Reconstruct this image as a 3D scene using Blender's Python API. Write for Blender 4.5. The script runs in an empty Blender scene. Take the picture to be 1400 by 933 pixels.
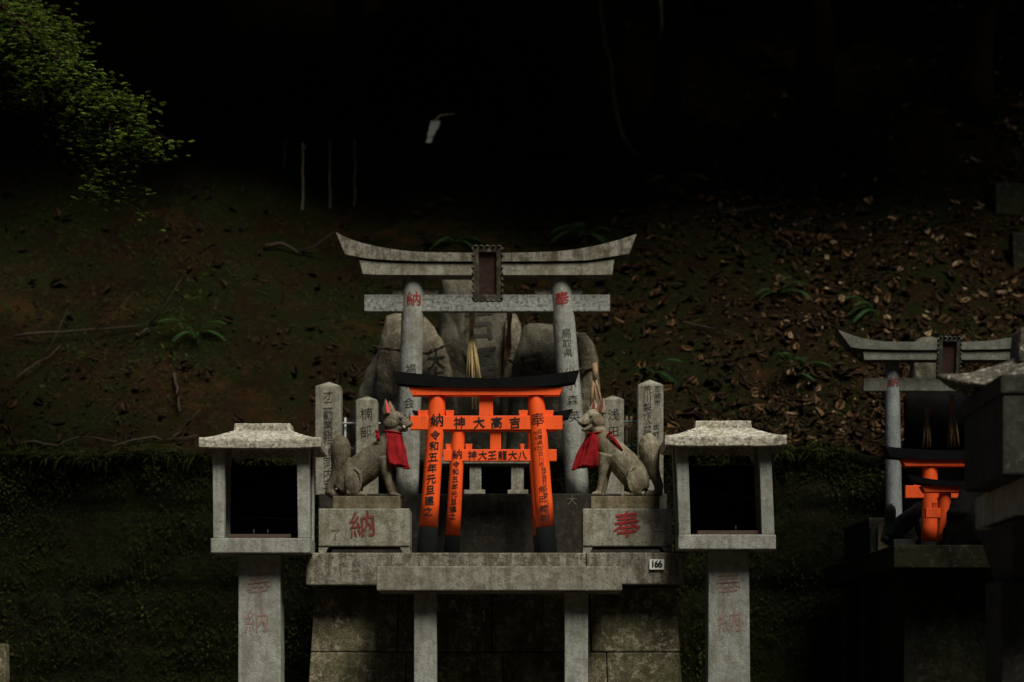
import bpy, bmesh, math, random
from mathutils import Vector, Matrix, noise
random.seed(7)
rnd = random.random
def U(a, b): return a + (b - a) * rnd()
SC = bpy.context.scene
COL = SC.collection
F, HX, HY, ZC, OFF = 3400.0, 700.0, 960.0, 1.2, 5.6   # focal length in photo pixels, vanishing point, eye height, camera set back

def Q(Y): return (Y + OFF) / F                      # metres per photo pixel at a distance
def P(px, py, Y):                                   # a point of the place from its bearing and its distance
    return Vector(((px - HX) * Q(Y), Y, ZC + (HY - py) * Q(Y)))
def PX(px, Y): return (px - HX) * Q(Y)
def PZ(py, Y): return ZC + (HY - py) * Q(Y)

# ------------------------------------------------------------------ materials
def new_mat(name):
    m = bpy.data.materials.new(name); m.use_nodes = True
    nt = m.node_tree
    return m, nt, nt.nodes['Principled BSDF']
class NT:
    def __init__(s, nt): s.nt = nt; s.tc = nt.nodes.new('ShaderNodeTexCoord')
    def link(s, a, b): s.nt.links.new(a, b)
    def mapping(s, scale, loc=(0, 0, 0)):
        n = s.nt.nodes.new('ShaderNodeMapping'); n.inputs['Scale'].default_value = scale; n.inputs['Location'].default_value = loc
        s.link(s.tc.outputs['Object'], n.inputs['Vector']); return n.outputs['Vector']
    def noise(s, scale, detail=4, rough=.55, vec=None, dist=0):
        n = s.nt.nodes.new('ShaderNodeTexNoise'); n.inputs['Scale'].default_value = scale
        n.inputs['Detail'].default_value = detail; n.inputs['Roughness'].default_value = rough; n.inputs['Distortion'].default_value = dist
        s.link(vec or s.tc.outputs['Object'], n.inputs['Vector']); return n.outputs['Fac']
    def voro(s, scale, vec=None):
        n = s.nt.nodes.new('ShaderNodeTexVoronoi'); n.inputs['Scale'].default_value = scale
        s.link(vec or s.tc.outputs['Object'], n.inputs['Vector']); return n
    def ramp(s, fac, stops):
        n = s.nt.nodes.new('ShaderNodeValToRGB'); el = n.color_ramp.elements
        while len(el) < len(stops): el.new(.5)
        for e, (p, c) in zip(el, stops): e.position = p; e.color = (c, c, c, 1) if isinstance(c, (int, float)) else (*c, 1)
        s.link(fac, n.inputs['Fac']); return n.outputs['Color']
    def mix(s, fac, a, b, mode='MIX'):
        n = s.nt.nodes.new('ShaderNodeMix'); n.data_type = 'RGBA'; n.blend_type = mode
        for v, k in ((fac, 0), (a, 6), (b, 7)):
            if hasattr(v, 'links'): s.link(v, n.inputs[k])
            elif k == 0: n.inputs[0].default_value = v
            else: n.inputs[k].default_value = (*v, 1)
        return n.outputs[2]
    def math(s, op, a, b):
        n = s.nt.nodes.new('ShaderNodeMath'); n.operation = op
        for v, k in ((a, 0), (b, 1)):
            if hasattr(v, 'links'): s.link(v, n.inputs[k])
            else: n.inputs[k].default_value = v
        return n.outputs[0]
    def bump(s, h, strength, dist, prev=None):
        n = s.nt.nodes.new('ShaderNodeBump'); n.inputs['Strength'].default_value = strength; n.inputs['Distance'].default_value = dist
        s.link(h, n.inputs['Height'])
        if prev is not None: s.link(prev, n.inputs['Normal'])
        return n.outputs['Normal']

def stone(name, light, dark, speck=.5, stain=.6, lichen=0.0, moss=0.0, rough=.85, grain=170, bumpy=1.0, scale=1.0, lcol=(.45, .43, .34)):
    m, nt, b = new_mat(name); t = NT(nt)
    big = t.noise(5 * scale, 6, .65)
    c = t.mix(t.ramp(big, [(.3, 0), (.7, 1)]), dark, light)
    fine = t.noise(grain, 2, .5)
    c = t.mix(t.math('MULTIPLY', t.ramp(fine, [(.36, 1), (.47, 0)]), speck), c, tuple(x * .18 for x in dark))
    c = t.mix(t.math('MULTIPLY', t.ramp(fine, [(.55, 0), (.66, 1)]), speck * .7), c, tuple(min(1, x * 1.6) for x in light))
    st = t.noise(1.0, 6, .75, t.mapping((20 * scale, 20 * scale, 2.6 * scale)))
    c = t.mix(t.math('MULTIPLY', t.ramp(st, [(.46, 0), (.62, 1)]), stain), c, (dark[0] * .30, dark[1] * .26, dark[2] * .20))
    mt = t.noise(38 * scale, 5, .8)
    c = t.mix(t.math('MULTIPLY', t.ramp(mt, [(.52, 0), (.63, 1)]), min(1, stain * 1.1)), c, (dark[0] * .42, dark[1] * .40, dark[2] * .32))
    bl = t.noise(11 * scale, 5, .7)
    c = t.mix(t.math('MULTIPLY', t.ramp(bl, [(.48, 0), (.6, 1)]), min(1, stain * .9)), c, (dark[0] * .5, dark[1] * .42, dark[2] * .30))
    if lichen:
        li = t.noise(26 * scale, 4, .75, dist=.6)
        c = t.mix(t.math('MULTIPLY', t.ramp(li, [(.54, 0), (.61, 1)]), lichen), c, lcol)
    if moss:
        mo = t.noise(4.5 * scale, 6, .7)
        c = t.mix(t.math('MULTIPLY', t.ramp(mo, [(.44, 0), (.6, 1)]), moss), c, (.035, .042, .012))
    oi = nt.nodes.new('ShaderNodeObjectInfo')
    c = t.mix(t.ramp(oi.outputs['Random'], [(0, .0), (1, .30)]), c, tuple(x * .45 for x in dark))
    t.link(c, b.inputs['Base Color'])
    b.inputs['Roughness'].default_value = rough; b.inputs['Specular IOR Level'].default_value = .25
    n = t.bump(t.noise(14 * scale, 6, .65), .35 * bumpy, .02)
    n = t.bump(fine, .35 * bumpy, .004, n)
    t.link(n, b.inputs['Normal'])
    return m
def plain(name, col, rough=.6, var=.25, scale=18, bump=.1, spec=.3, worn=None, grainvec=None):
    m, nt, b = new_mat(name); t = NT(nt)
    vec = t.mapping(grainvec) if grainvec else None
    f = t.noise(scale, 5, .65, vec)
    c = t.mix(t.ramp(f, [(.3, 0), (.7, 1)]), tuple(x * (1 - var) for x in col), tuple(min(1, x * (1 + var)) for x in col))
    if worn:
        w = t.noise(scale * 2.3, 6, .75)
        c = t.mix(t.ramp(w, [(.63, 0), (.68, 1)]), c, worn)
    t.link(c, b.inputs['Base Color']); b.inputs['Roughness'].default_value = rough; b.inputs['Specular IOR Level'].default_value = spec
    if bump: t.link(t.bump(f, bump, .01), b.inputs['Normal'])
    return m
def leafmat(name, stops, rough=.6, trans=.0, spec=.3):
    """colour of each leaf from its own random number (leaf age and kind)"""
    m, nt, b = new_mat(name); t = NT(nt)
    a = nt.nodes.new('ShaderNodeAttribute'); a.attribute_name = 'leaf_age'
    c = t.ramp(a.outputs['Fac'], stops)
    c = t.mix(t.math('MULTIPLY', t.noise(40, 3), .5), c, (.02, .016, .008))
    t.link(c, b.inputs['Base Color']); b.inputs['Roughness'].default_value = rough; b.inputs['Specular IOR Level'].default_value = spec
    if trans:
        tr = nt.nodes.new('ShaderNodeBsdfTranslucent'); t.link(c, tr.inputs['Color'])
        mx = nt.nodes.new('ShaderNodeMixShader'); mx.inputs[0].default_value = trans
        t.link(b.outputs[0], mx.inputs[1]); t.link(tr.outputs[0], mx.inputs[2])
        t.link(mx.outputs[0], nt.nodes['Material Output'].inputs['Surface'])
    return m

M = {}
M['granite'] = stone('granite', (.325, .32, .265), (.19, .185, .148), .5, .7, .25, .08)
M['granite_speckled'] = stone('granite_speckled', (.30, .31, .29), (.19, .20, .19), .75, .2, .0, grain=62)
M['granite_grey'] = stone('granite_grey', (.36, .375, .345), (.23, .24, .215), .4, .5, .12, .10)
M['granite_stained'] = stone('granite_stained', (.28, .27, .22), (.12, .11, .088), .55, .95, .2)
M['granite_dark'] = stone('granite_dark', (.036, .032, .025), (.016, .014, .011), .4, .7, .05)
M['roof_stone'] = stone('roof_stone', (.52, .495, .425), (.34, .32, .265), .9, .5, .45, grain=75, lcol=(.66, .63, .54))
M['roof_lichen'] = stone('roof_lichen', (.14, .125, .095), (.07, .062, .048), .5, .6, .85, lcol=(.46, .44, .34), scale=1.4)
M['masonry'] = stone('masonry', (.22, .195, .125), (.075, .066, .04), .6, .8, .6, .65, lcol=(.34, .32, .23), bumpy=1.8)
M['rock'] = stone('rock', (.14, .132, .098), (.055, .05, .036), .5, .6, .15, .4, bumpy=1.6)
M['rock_pale'] = stone('rock_pale', (.24, .21, .15), (.10, .085, .06), .5, .5, .35, .1, bumpy=1.6, lcol=(.5, .44, .3))
M['fox_brown'] = stone('fox_brown', (.19, .165, .115), (.085, .071, .048), .45, .7, .0, 0, .7, bumpy=.6)
M['fox_tan'] = stone('fox_tan', (.38, .345, .245), (.16, .14, .095), .45, .8, .0, 0, .75, bumpy=.6)
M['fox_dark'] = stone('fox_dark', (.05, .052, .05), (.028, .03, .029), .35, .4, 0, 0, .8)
M['far_stone'] = stone('far_stone', (.17, .175, .15), (.09, .094, .08), .5, .45, .1, .15)
M['far_pillar'] = stone('far_pillar', (.23, .26, .265), (.15, .17, .175), .5, .3, .05)
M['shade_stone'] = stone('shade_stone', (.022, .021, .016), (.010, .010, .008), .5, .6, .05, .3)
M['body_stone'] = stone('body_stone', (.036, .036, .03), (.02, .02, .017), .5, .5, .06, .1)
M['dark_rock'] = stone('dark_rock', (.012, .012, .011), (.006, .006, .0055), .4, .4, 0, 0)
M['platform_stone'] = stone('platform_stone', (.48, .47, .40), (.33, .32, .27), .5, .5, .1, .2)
M['orange'] = plain('vermilion_paint', (.86, .118, .016), .42, .13, 9, .06, .4)
def aged_paint():
    m, nt, b = new_mat('vermilion_paint'); t = NT(nt)
    c = t.mix(t.ramp(t.noise(7, 6, .7), [(.3, 0), (.7, 1)]), (.74, .076, .010), (.88, .106, .014))
    st = t.noise(1, 6, .75, t.mapping((34, 34, 3)))
    c = t.mix(t.math('MULTIPLY', t.ramp(st, [(.5, 0), (.7, 1)]), .5), c, (.42, .045, .008))
    c = t.mix(t.math('MULTIPLY', t.ramp(t.noise(60, 4, .75), [(.64, 0), (.7, 1)]), .8), c, (.10, .022, .010))
    t.link(c, b.inputs['Base Color']); b.inputs['Specular IOR Level'].default_value = .3
    t.link(t.ramp(t.noise(12, 5, .7), [(.3, .4), (.7, .7)]), b.inputs['Roughness'])
    t.link(t.bump(t.noise(1, 5, .6, t.mapping((60, 60, 5))), .15, .006), b.inputs['Normal']); return m
M['orange'] = aged_paint()
M['black'] = plain('black_paint', (.004, .0044, .005), .85, .3, 12, .05, .06)
M['ink'] = plain('black_ink', (.008, .007, .006), .6, .2, 30, 0)
M['carve'] = plain('carved_shadow_paint', (.022, .02, .016), .9, .3, 30, 0)
M['faint'] = plain('worn_carving', (.085, .078, .062), .9, .3, 60, 0)
M['red_ink'] = plain('red_letter_paint', (.21, .016, .016), .7, .3, 60, 0, worn=(.16, .1, .08))
M['faded_red'] = plain('faded_letter_paint', (.19, .125, .105), .8, .3, 60, 0, worn=(.24, .22, .19))
M['dark_red'] = plain('dark_red_letter_paint', (.12, .022, .02), .8, .3, 60, 0)
M['cloth'] = plain('red_cloth', (.20, .008, .011), .85, .4, 22, .15, .08)
M['lining'] = plain('red_ear_paint', (.42, .045, .035), .7, .2, 30, 0)
M['lining_dark'] = plain('dark_red_ear_paint', (.13, .015, .014), .7, .2, 30, 0)
M['wood'] = plain('aged_wood', (.055, .034, .022), .7, .35, 3, .2, grainvec=(3, 40, 40))
M['plinth'] = stone('plinth_stone', (.22, .185, .115), (.12, .098, .06), .35, .6, .0, 0)
M['straw'] = plain('straw', (.62, .47, .22), .7, .3, 30, .1)
M['straw_old'] = plain('old_straw', (.26, .165, .085), .8, .35, 30, .1)
M['rope'] = plain('weathered_rope', (.075, .062, .042), .9, .4, 60, .3)
M['metal'] = plain('galvanised_rail', (.33, .36, .36), .35, .15, 20, .05, .5)
M['teal'] = plain('green_rail_paint', (.10, .19, .185), .45, .2, 20, .05, .5)
M['plate'] = plain('white_plate', (.62, .63, .58), .45, .06, 12, 0)
M['net'] = plain('black_board_and_void', (.005, .005, .005), 1, .4, 8, .1, 0)
for k_ in ('dark_rock', 'fox_dark', 'shade_stone'): M[k_].node_tree.nodes['Principled BSDF'].inputs['Specular IOR Level'].default_value = .06
M['paper'] = plain('white_paper', (.80, .80, .74), .8, .05, 10, 0)
M['bark'] = plain('dark_bark', (.018, .013, .009), 1, .5, 3, .6, 0, grainvec=(9, 9, 1.5))
M['stick'] = plain('dry_stick', (.026, .018, .011), .9, .4, 10, .3)
M['pole'] = plain('weathered_pole', (.12, .095, .06), .9, .35, 10, .2)
M['leaf_dark'] = leafmat('canopy_leaf', [(0, (.02, .035, .012)), (1, (.045, .07, .02))], .6, .05)
M['leaf_maple'] = leafmat('maple_leaf', [(0, (.036, .075, .009)), (.6, (.078, .14, .014)), (1, (.17, .23, .03))], .7, .35, .1)
M['leaf_fern'] = leafmat('fern_leaf', [(0, (.014, .05, .011)), (1, (.04, .12, .024))], .55, .3)
M['leaf_moss'] = leafmat('moss_leaf', [(0, (.005, .008, .002)), (.7, (.016, .021, .005)), (1, (.065, .078, .018))], .95, .1, .02)
M['leaf_green'] = leafmat('bank_leaf', [(0, (.009, .016, .004)), (.75, (.022, .036, .008)), (1, (.07, .10, .02))], .95, .2, .03)
M['litter'] = leafmat('dead_leaf', [(0, (.010, .006, .0035)), (.45, (.022, .012, .006)), (.72, (.050, .026, .011)), (.88, (.13, .072, .034)), (1, (.46, .33, .21))], .9, .0, .06)

# soil of the bank
def soil():
    m, nt, b = new_mat('forest_soil'); t = NT(nt)
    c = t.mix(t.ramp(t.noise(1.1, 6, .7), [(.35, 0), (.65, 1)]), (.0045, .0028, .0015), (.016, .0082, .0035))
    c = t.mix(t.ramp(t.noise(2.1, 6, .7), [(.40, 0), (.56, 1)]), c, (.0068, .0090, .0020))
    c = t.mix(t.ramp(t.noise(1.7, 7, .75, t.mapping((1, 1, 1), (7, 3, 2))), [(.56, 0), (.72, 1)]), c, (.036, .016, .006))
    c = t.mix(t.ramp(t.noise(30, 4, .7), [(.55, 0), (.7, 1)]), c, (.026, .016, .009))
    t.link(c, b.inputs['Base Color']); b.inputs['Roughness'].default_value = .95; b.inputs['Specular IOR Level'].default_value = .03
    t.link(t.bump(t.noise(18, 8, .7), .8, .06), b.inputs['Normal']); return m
M['soil'] = soil()
def wallmat():
    m, nt, b = new_mat('mossy_wall'); t = NT(nt)
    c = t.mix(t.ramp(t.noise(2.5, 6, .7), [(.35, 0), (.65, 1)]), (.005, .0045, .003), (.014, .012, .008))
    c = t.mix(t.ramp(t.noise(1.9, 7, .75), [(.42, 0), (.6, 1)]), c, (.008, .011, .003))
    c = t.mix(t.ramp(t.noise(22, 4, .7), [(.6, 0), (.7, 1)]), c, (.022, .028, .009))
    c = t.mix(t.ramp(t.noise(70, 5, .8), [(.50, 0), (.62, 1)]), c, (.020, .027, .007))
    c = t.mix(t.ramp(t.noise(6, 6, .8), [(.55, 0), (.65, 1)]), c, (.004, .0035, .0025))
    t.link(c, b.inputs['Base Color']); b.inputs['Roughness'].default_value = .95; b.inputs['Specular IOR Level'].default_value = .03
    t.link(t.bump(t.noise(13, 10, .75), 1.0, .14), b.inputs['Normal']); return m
M['wall'] = wallmat()
M['path'] = plain('packed_earth', (.055, .045, .034), .95, .35, 2.5, .4, .1)

# ------------------------------------------------------------------ object helpers
def setp(o, label=None, cat=None, group=None, kind=None):
    for k, v in (('label', label), ('category', cat), ('group', group), ('kind', kind)):
        if v: o[k] = v
    return o
def thing(name, label, cat, loc, group=None, rotz=0):
    o = bpy.data.objects.new(name, None); COL.objects.link(o); o.location = loc; o.rotation_euler.z = rotz
    o.empty_display_size = .1
    return setp(o, label, cat, group)
def wpos(o):
    p = Vector((0, 0, 0))
    while o is not None: p = p + Vector(o.location); o = o.parent
    return p
class MB:
    """collects shapes in world coordinates (or in the thing's own when local=True)"""
    def __init__(s): s.bm = bmesh.new(); s.bm.faces.layers.float.new('leaf_age')
    def age(s, f, v): f[s.bm.faces.layers.float['leaf_age']] = v
    def face(s, pts, age=None, smooth=False):
        f = s.bm.faces.new([s.bm.verts.new(p) for p in pts]); f.smooth = smooth
        if age is not None: s.age(f, age)
        return f
    def hexa(s, p, bevel=.004, seg=2):
        """p: 8 points, bottom four (ccw) then top four"""
        v = [s.bm.verts.new(q) for q in p]
        fs = [s.bm.faces.new([v[i] for i in ix]) for ix in ((3, 2, 1, 0), (4, 5, 6, 7), (0, 1, 5, 4), (1, 2, 6, 5), (2, 3, 7, 6), (3, 0, 4, 7))]
        if bevel:
            es = list({e for f in fs for e in f.edges})
            bmesh.ops.bevel(s.bm, geom=es, offset=bevel, segments=seg, profile=.6, affect='EDGES')
        return s
    def box(s, x0, x1, y0, y1, z0, z1, bevel=.004, lean=(0, 0), taper=0):
        a, b = lean
        t = taper
        return s.hexa([(x0, y0, z0), (x1, y0, z0), (x1, y1, z0), (x0, y1, z0),
                       (x0 + a + t, y0 + b + t, z1), (x1 + a - t, y0 + b + t, z1), (x1 + a - t, y1 + b - t, z1), (x0 + a + t, y1 + b - t, z1)], bevel)
    def pbox(s, px0, px1, py0, py1, Y, depth, bevel=.004, **k):
        """front face spans these bearings at distance Y, py0 upper"""
        return s.box(PX(px0, Y), PX(px1, Y), Y, Y + depth, PZ(py1, Y), PZ(py0, Y), bevel, **k)
    def tube(s, pts, rad, n=12, cap=True, smooth=True, age=None):
        pts = [Vector(p) for p in pts]; rings = []
        up = Vector((0, 0, 1))
        ref = None
        for i, p in enumerate(pts):
            d = (pts[min(i + 1, len(pts) - 1)] - pts[max(i - 1, 0)]).normalized()
            if ref is None: ref = d.cross(Vector((0, 1, 0)) if abs(d.y) < .9 else Vector((1, 0, 0))).normalized()
            u = (ref - d * ref.dot(d)).normalized(); w = d.cross(u); ref = u
            r = rad[i] if isinstance(rad, (list, tuple)) else rad
            ru, rw = r if isinstance(r, (list, tuple)) else (r, r)
            rings.append([s.bm.verts.new(p + u * (ru * math.cos(2 * math.pi * k / n)) + w * (rw * math.sin(2 * math.pi * k / n))) for k in range(n)])
        for a, b in zip(rings, rings[1:]):
            for k in range(n):
                f = s.bm.faces.new((a[k], a[(k + 1) % n], b[(k + 1) % n], b[k])); f.smooth = smooth
                if age is not None: s.age(f, age)
        if cap: s.bm.faces.new(rings[0][::-1]); s.bm.faces.new(rings[-1])
        return s
    def ball(s, c, r, seg=16, rot=None):
        if isinstance(r, (int, float)): r = (r, r, r)
        mat = Matrix.Translation(c) @ (rot or Matrix()) @ Matrix.Diagonal((*r, 1))
        g = bmesh.ops.create_uvsphere(s.bm, u_segments=seg, v_segments=max(6, seg // 2), radius=1, matrix=mat)
        for v in g['verts']:
            for f in v.link_faces: f.smooth = True
        return s
    def beam(s, rows, y0, y1, bevel=.004):
        """front outline from rows of (xtop, ztop, xbot, zbot) pulled back in depth"""
        q = []
        for xt, zt, xb, zb in rows:
            q.append([s.bm.verts.new((xb, y0, zb)), s.bm.verts.new((xt, y0, zt)), s.bm.verts.new((xt, y1, zt)), s.bm.verts.new((xb, y1, zb))])
        fs = []
        for a, b in zip(q, q[1:]):
            for k in range(4):
                fs.append(s.bm.faces.new((a[k], b[k], b[(k + 1) % 4], a[(k + 1) % 4])))
        fs.append(s.bm.faces.new(q[0])); fs.append(s.bm.faces.new(q[-1][::-1]))
        if bevel:
            es = [e for e in {e for f in fs for e in f.edges} if e.calc_face_angle(0) > .5]
            bmesh.ops.bevel(s.bm, geom=es, offset=bevel, segments=2, profile=.6, affect='EDGES')
        return s
    def build(s, name, mat, parent=None, local=False, kind=None, norm=True):
        me = bpy.data.meshes.new(name)
        if norm: bmesh.ops.recalc_face_normals(s.bm, faces=s.bm.faces)
        if parent is not None and not local:
            bmesh.ops.translate(s.bm, verts=s.bm.verts, vec=-wpos(parent))
        s.bm.to_mesh(me); s.bm.free()
        o = bpy.data.objects.new(name, me); COL.objects.link(o); me.materials.append(M[mat] if isinstance(mat, str) else mat)
        if parent is not None: o.parent = parent
        if kind: o['kind'] = kind
        return o

GLYPH = {}
def glyph(ch, bold):
    k = (ch, bold)
    if k not in GLYPH:
        c = bpy.data.curves.new('lettering', 'FONT'); c.body = ch; c.offset = bold
        o = bpy.data.objects.new('lettering', c); COL.objects.link(o)
        bpy.context.view_layer.update()
        me = bpy.data.meshes.new_from_object(o.evaluated_get(bpy.context.evaluated_depsgraph_get()))
        bpy.data.objects.remove(o); bpy.data.curves.remove(c)
        GLYPH[k] = me
    return GLYPH[k]
def lettering(chars, fn, mat, parent, bold=.012, cut=0, brush=.0, cx=.5, cz=.38):
    """chars: list of (char, u, v, size[, xscale]) ; fn(u, v) -> surface point; bold: strokes laid down again a little aside"""
    bm = bmesh.new(); base = wpos(parent)
    shifts = [(0, 0)] + ([(bold, .3 * bold), (-bold, -.3 * bold), (.2 * bold, bold), (-.2 * bold, -bold)] if bold > 0 else [])
    for it in chars:
        ch, u, v, sz = it[:4]; xs = it[4] if len(it) > 4 else 1
        ccx = .28 * len(ch) if ch.isascii() else cx
        tilt = U(-.05, .05) if brush else 0
        ox, oy = U(0, 50), U(0, 50)
        for k, (sx, sy) in enumerate(shifts):
            b = bmesh.new(); b.from_mesh(glyph(ch, 0))
            for q in b.verts:
                x, y = q.co.x - ccx + sx, q.co.y - cz + sy
                if brush:
                    x += brush * noise.noise((q.co.x * 5 + ox, q.co.y * 5, oy)); y += brush * noise.noise((q.co.x * 5, q.co.y * 5 + ox, oy + 9)) + .10 * x
                q.co = Vector((u + sz * xs * (x * math.cos(tilt) - y * math.sin(tilt)), v + sz * (x * math.sin(tilt) + y * math.cos(tilt)), 0))
            if cut:
                x0 = min(q.co.x for q in b.verts); x1 = max(q.co.x for q in b.verts); j = 1
                while x0 + j * cut < x1:
                    bmesh.ops.bisect_plane(b, geom=b.verts[:] + b.edges[:] + b.faces[:], plane_co=(x0 + j * cut, 0, 0), plane_no=(1, 0, 0)); j += 1
            for q in b.verts:
                p = Vector(fn(q.co.x, q.co.y)); p.y -= .00025 * k; q.co = p - base
            tmp = bpy.data.meshes.new('t'); b.to_mesh(tmp); b.free(); bm.from_mesh(tmp); bpy.data.meshes.remove(tmp)
    me = bpy.data.meshes.new('lettering'); bm.to_mesh(me); bm.free(); me.materials.append(M[mat])
    o = bpy.data.objects.new('lettering', me); COL.objects.link(o); o.parent = parent
    return o
def front(Y, off=.0015):
    return lambda u, v: (u, Y - off, v)
def pcol(s, px, py0, py1, Y, size_px, xs=1):
    """characters one below another between two heights"""
    n = len(s); out = []
    for i, ch in enumerate(s):
        py = py0 + (py1 - py0) * (i + .5) / n
        p = px(py) if callable(px) else px
        if ch != ' ': out.append((ch, PX(p, Y), PZ(py, Y), size_px * Q(Y), xs))
    return out
def cyl_front(p0, p1, r0, r1, off=.0012):
    """maps (x, z) onto the camera side of a tapered leaning round column from p0 (bottom) to p1 (top)"""
    def fn(u, v):
        t = (v - p0.z) / (p1.z - p0.z)
        c = p0.lerp(p1, t); r = r0 + (r1 - r0) * t + off
        d = max(-.97, min(.97, (u - c.x) / r))
        return (c.x + r * d, c.y - r * math.sqrt(1 - d * d), v)
    return fn
def rough_cyl(mb, p0, p1, r0, r1, n=40, k=12, dome=0):
    pts, rr = [], []
    for i in range(k + 1):
        t = i / k; pts.append(p0.lerp(p1, t)); rr.append(r0 + (r1 - r0) * t)
    if dome:
        ax = (p1 - p0).normalized()
        for a in (.3, .6, .85, 1.0):
            pts.append(p1 + ax * dome * math.sin(a * math.pi / 2)); rr.append(max(.003, r1 * math.cos(a * math.pi / 2 * .97)))
    mb.tube(pts, rr, n)

# ------------------------------------------------------------------ ground, bank, retaining wall
def ridge(x): return PZ(624, 8.6) + .05 * math.sin(x * 1.3) + .07 * noise.noise((x * .8, 3, 1)) + .05 * noise.noise((x * 3.1, 6, 1)) + .02 * noise.noise((x * 9, 6, 1))
def hz(x, y):
    d = y - 8.62
    z = ridge(x) + (.88 * d if d < 9 else 7.92 + .55 * (d - 9))
    z += .30 * noise.noise((x * .45, y * .45, 2.0)) * min(1, d / .8) + .14 * noise.noise((x * 1.3, y * 1.3, 5.0)) * min(1, d / .4) + .05 * noise.noise((x * 4, y * 4, 8.0)) * min(1, d / .2)
    z += .07 * abs(math.sin(y * 2.3 + .6 * noise.noise((x * .5, y, 0)))) * min(1, d)
    return z
def grid(name, mat, x0, x1, nx, y0, y1, ny, fz, kind):
    bm = bmesh.new(); V = []
    for j in range(ny + 1):
        y = y0 + (y1 - y0) * j / ny
        V.append([bm.verts.new((x0 + (x1 - x0) * i / nx, y, fz(x0 + (x1 - x0) * i / nx, y))) for i in range(nx + 1)])
    for j in range(ny):
        for i in range(nx):
            f = bm.faces.new((V[j][i], V[j][i + 1], V[j + 1][i + 1], V[j + 1][i])); f.smooth = True
    me = bpy.data.meshes.new(name); bm.to_mesh(me); bm.free(); me.materials.append(M[mat])
    o = bpy.data.objects.new(name, me); COL.objects.link(o); o['kind'] = kind; return o
grid('ground', 'path', -400, 400, 8, -400, 8.9, 8, lambda x, y: 0, 'structure')
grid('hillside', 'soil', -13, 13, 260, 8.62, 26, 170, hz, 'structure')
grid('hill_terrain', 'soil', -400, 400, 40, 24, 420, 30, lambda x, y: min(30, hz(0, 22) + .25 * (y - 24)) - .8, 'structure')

def sky_block_height(x, y):
    """unseen slopes added behind and beside the camera to block low sky light"""
    d = max(-y - 9, 0); e = max(abs(x) - 9, 0)
    h = 1.15 * d + (1.25 * e if y < 8.5 else .0)
    return -.05 + min(26, h) + (.25 * noise.noise((x * .3, y * .3, 3)) if h > .3 else -.15)
grid('sky_block_slope', 'soil', -45, 45, 90, -40, 8.4, 60, sky_block_height, 'structure')  # out-of-view bowl of slopes, added to cut off light from the horizon
def wall_surf(x, z):
    y = 8.5 - .10 * (z - 1.4) * -1 * .5
    y += .10 * noise.noise((x * 1.1, z * 1.1, 4)) + .05 * noise.noise((x * 3.4, z * 3.4, 7)) + .025 * noise.noise((x * 9, z * 9, 1))
    # courses of rough stones
    zz = z / .46; row = math.floor(zz); xx = x / .62 + .5 * (row % 2) + .2 * noise.noise((row * 3.1, 0, 0))
    e = min(abs(zz - round(zz)) * .46, abs(xx - round(xx)) * .62)
    return y + .035 * max(0, 1 - e / .07)
bm = bmesh.new(); V = []
NXW, NZW = 330, 60
for j in range(NZW + 1):
    row = []
    for i in range(NXW + 1):
        x = -13 + 26 * i / NXW; z = ridge(x) * j / NZW
        row.append(bm.verts.new((x, wall_surf(x, z) if j < NZW else 8.52, z)))
    V.append(row)
V.append([bm.verts.new((-13 + 26 * i / NXW, 8.66, ridge(-13 + 26 * i / NXW) + .004)) for i in range(NXW + 1)])
V.append([bm.verts.new((-13 + 26 * i / NXW, 8.85, -.1)) for i in range(NXW + 1)])
for a, b in zip(V, V[1:]):
    for i in range(NXW):
        f = bm.faces.new((a[i], a[i + 1], b[i + 1], b[i])); f.smooth = True
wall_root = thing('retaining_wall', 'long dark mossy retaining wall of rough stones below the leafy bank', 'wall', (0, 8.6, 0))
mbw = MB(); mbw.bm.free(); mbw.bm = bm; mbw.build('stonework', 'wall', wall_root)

# clumps of moss and small leaves on the wall (uncountable)
def leaf(mb, p, d, n, L, W, age, curl=.15):
    d = d.normalized(); s = d.cross(n).normalized(); n = s.cross(d)
    a = p; t = p + d * L - n * (curl * L); m1 = p + d * (.45 * L) + s * (W / 2) - n * (curl * .1 * L); m2 = p + d * (.45 * L) - s * (W / 2) - n * (curl * .1 * L)
    c = p + d * (.5 * L) - n * (.12 * W)
    bv = mb.bm.verts.new
    va, vt, v1, v2, vc = bv(a), bv(t), bv(m1), bv(m2), bv(c)
    for tri in ((va, v1, vc), (v1, vt, vc), (vt, v2, vc), (v2, va, vc)):
        f = mb.bm.faces.new(tri); mb.age(f, age)
def oval_leaf(mb, p, d, n, L, W, age, curl):
    d = d.normalized(); s = d.cross(n).normalized(); n = s.cross(d); bv = mb.bm.verts.new
    def at(u, v): return bv(p + d * (L * u) + s * (W * v) + n * (L * curl * (u - .5) ** 2 * 2 + W * cup * abs(v) * 1.2))
    cup = U(-.3, .8); k = U(.8, 1.2)
    spine = [at(0, 0), at(.3, 0), at(.65, 0), at(1, U(-.15, .15))]
    for sg in (-1, 1):
        e = [at(.2, sg * .38 * k), at(.5, sg * .5), at(.8, sg * .3 * k)]
        for q in ((spine[0], spine[1], e[0]), (spine[1], e[1], e[0]), (spine[1], spine[2], e[1]), (spine[2], e[2], e[1]), (spine[2], spine[3], e[2])):
            f = mb.bm.faces.new(q); f.smooth = True; mb.age(f, age)
def rdir():
    while True:
        v = Vector((U(-1, 1), U(-1, 1), U(-1, 1)))
        if .05 < v.length < 1: return v.normalized()
mb = MB()
cnt = 0
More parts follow.
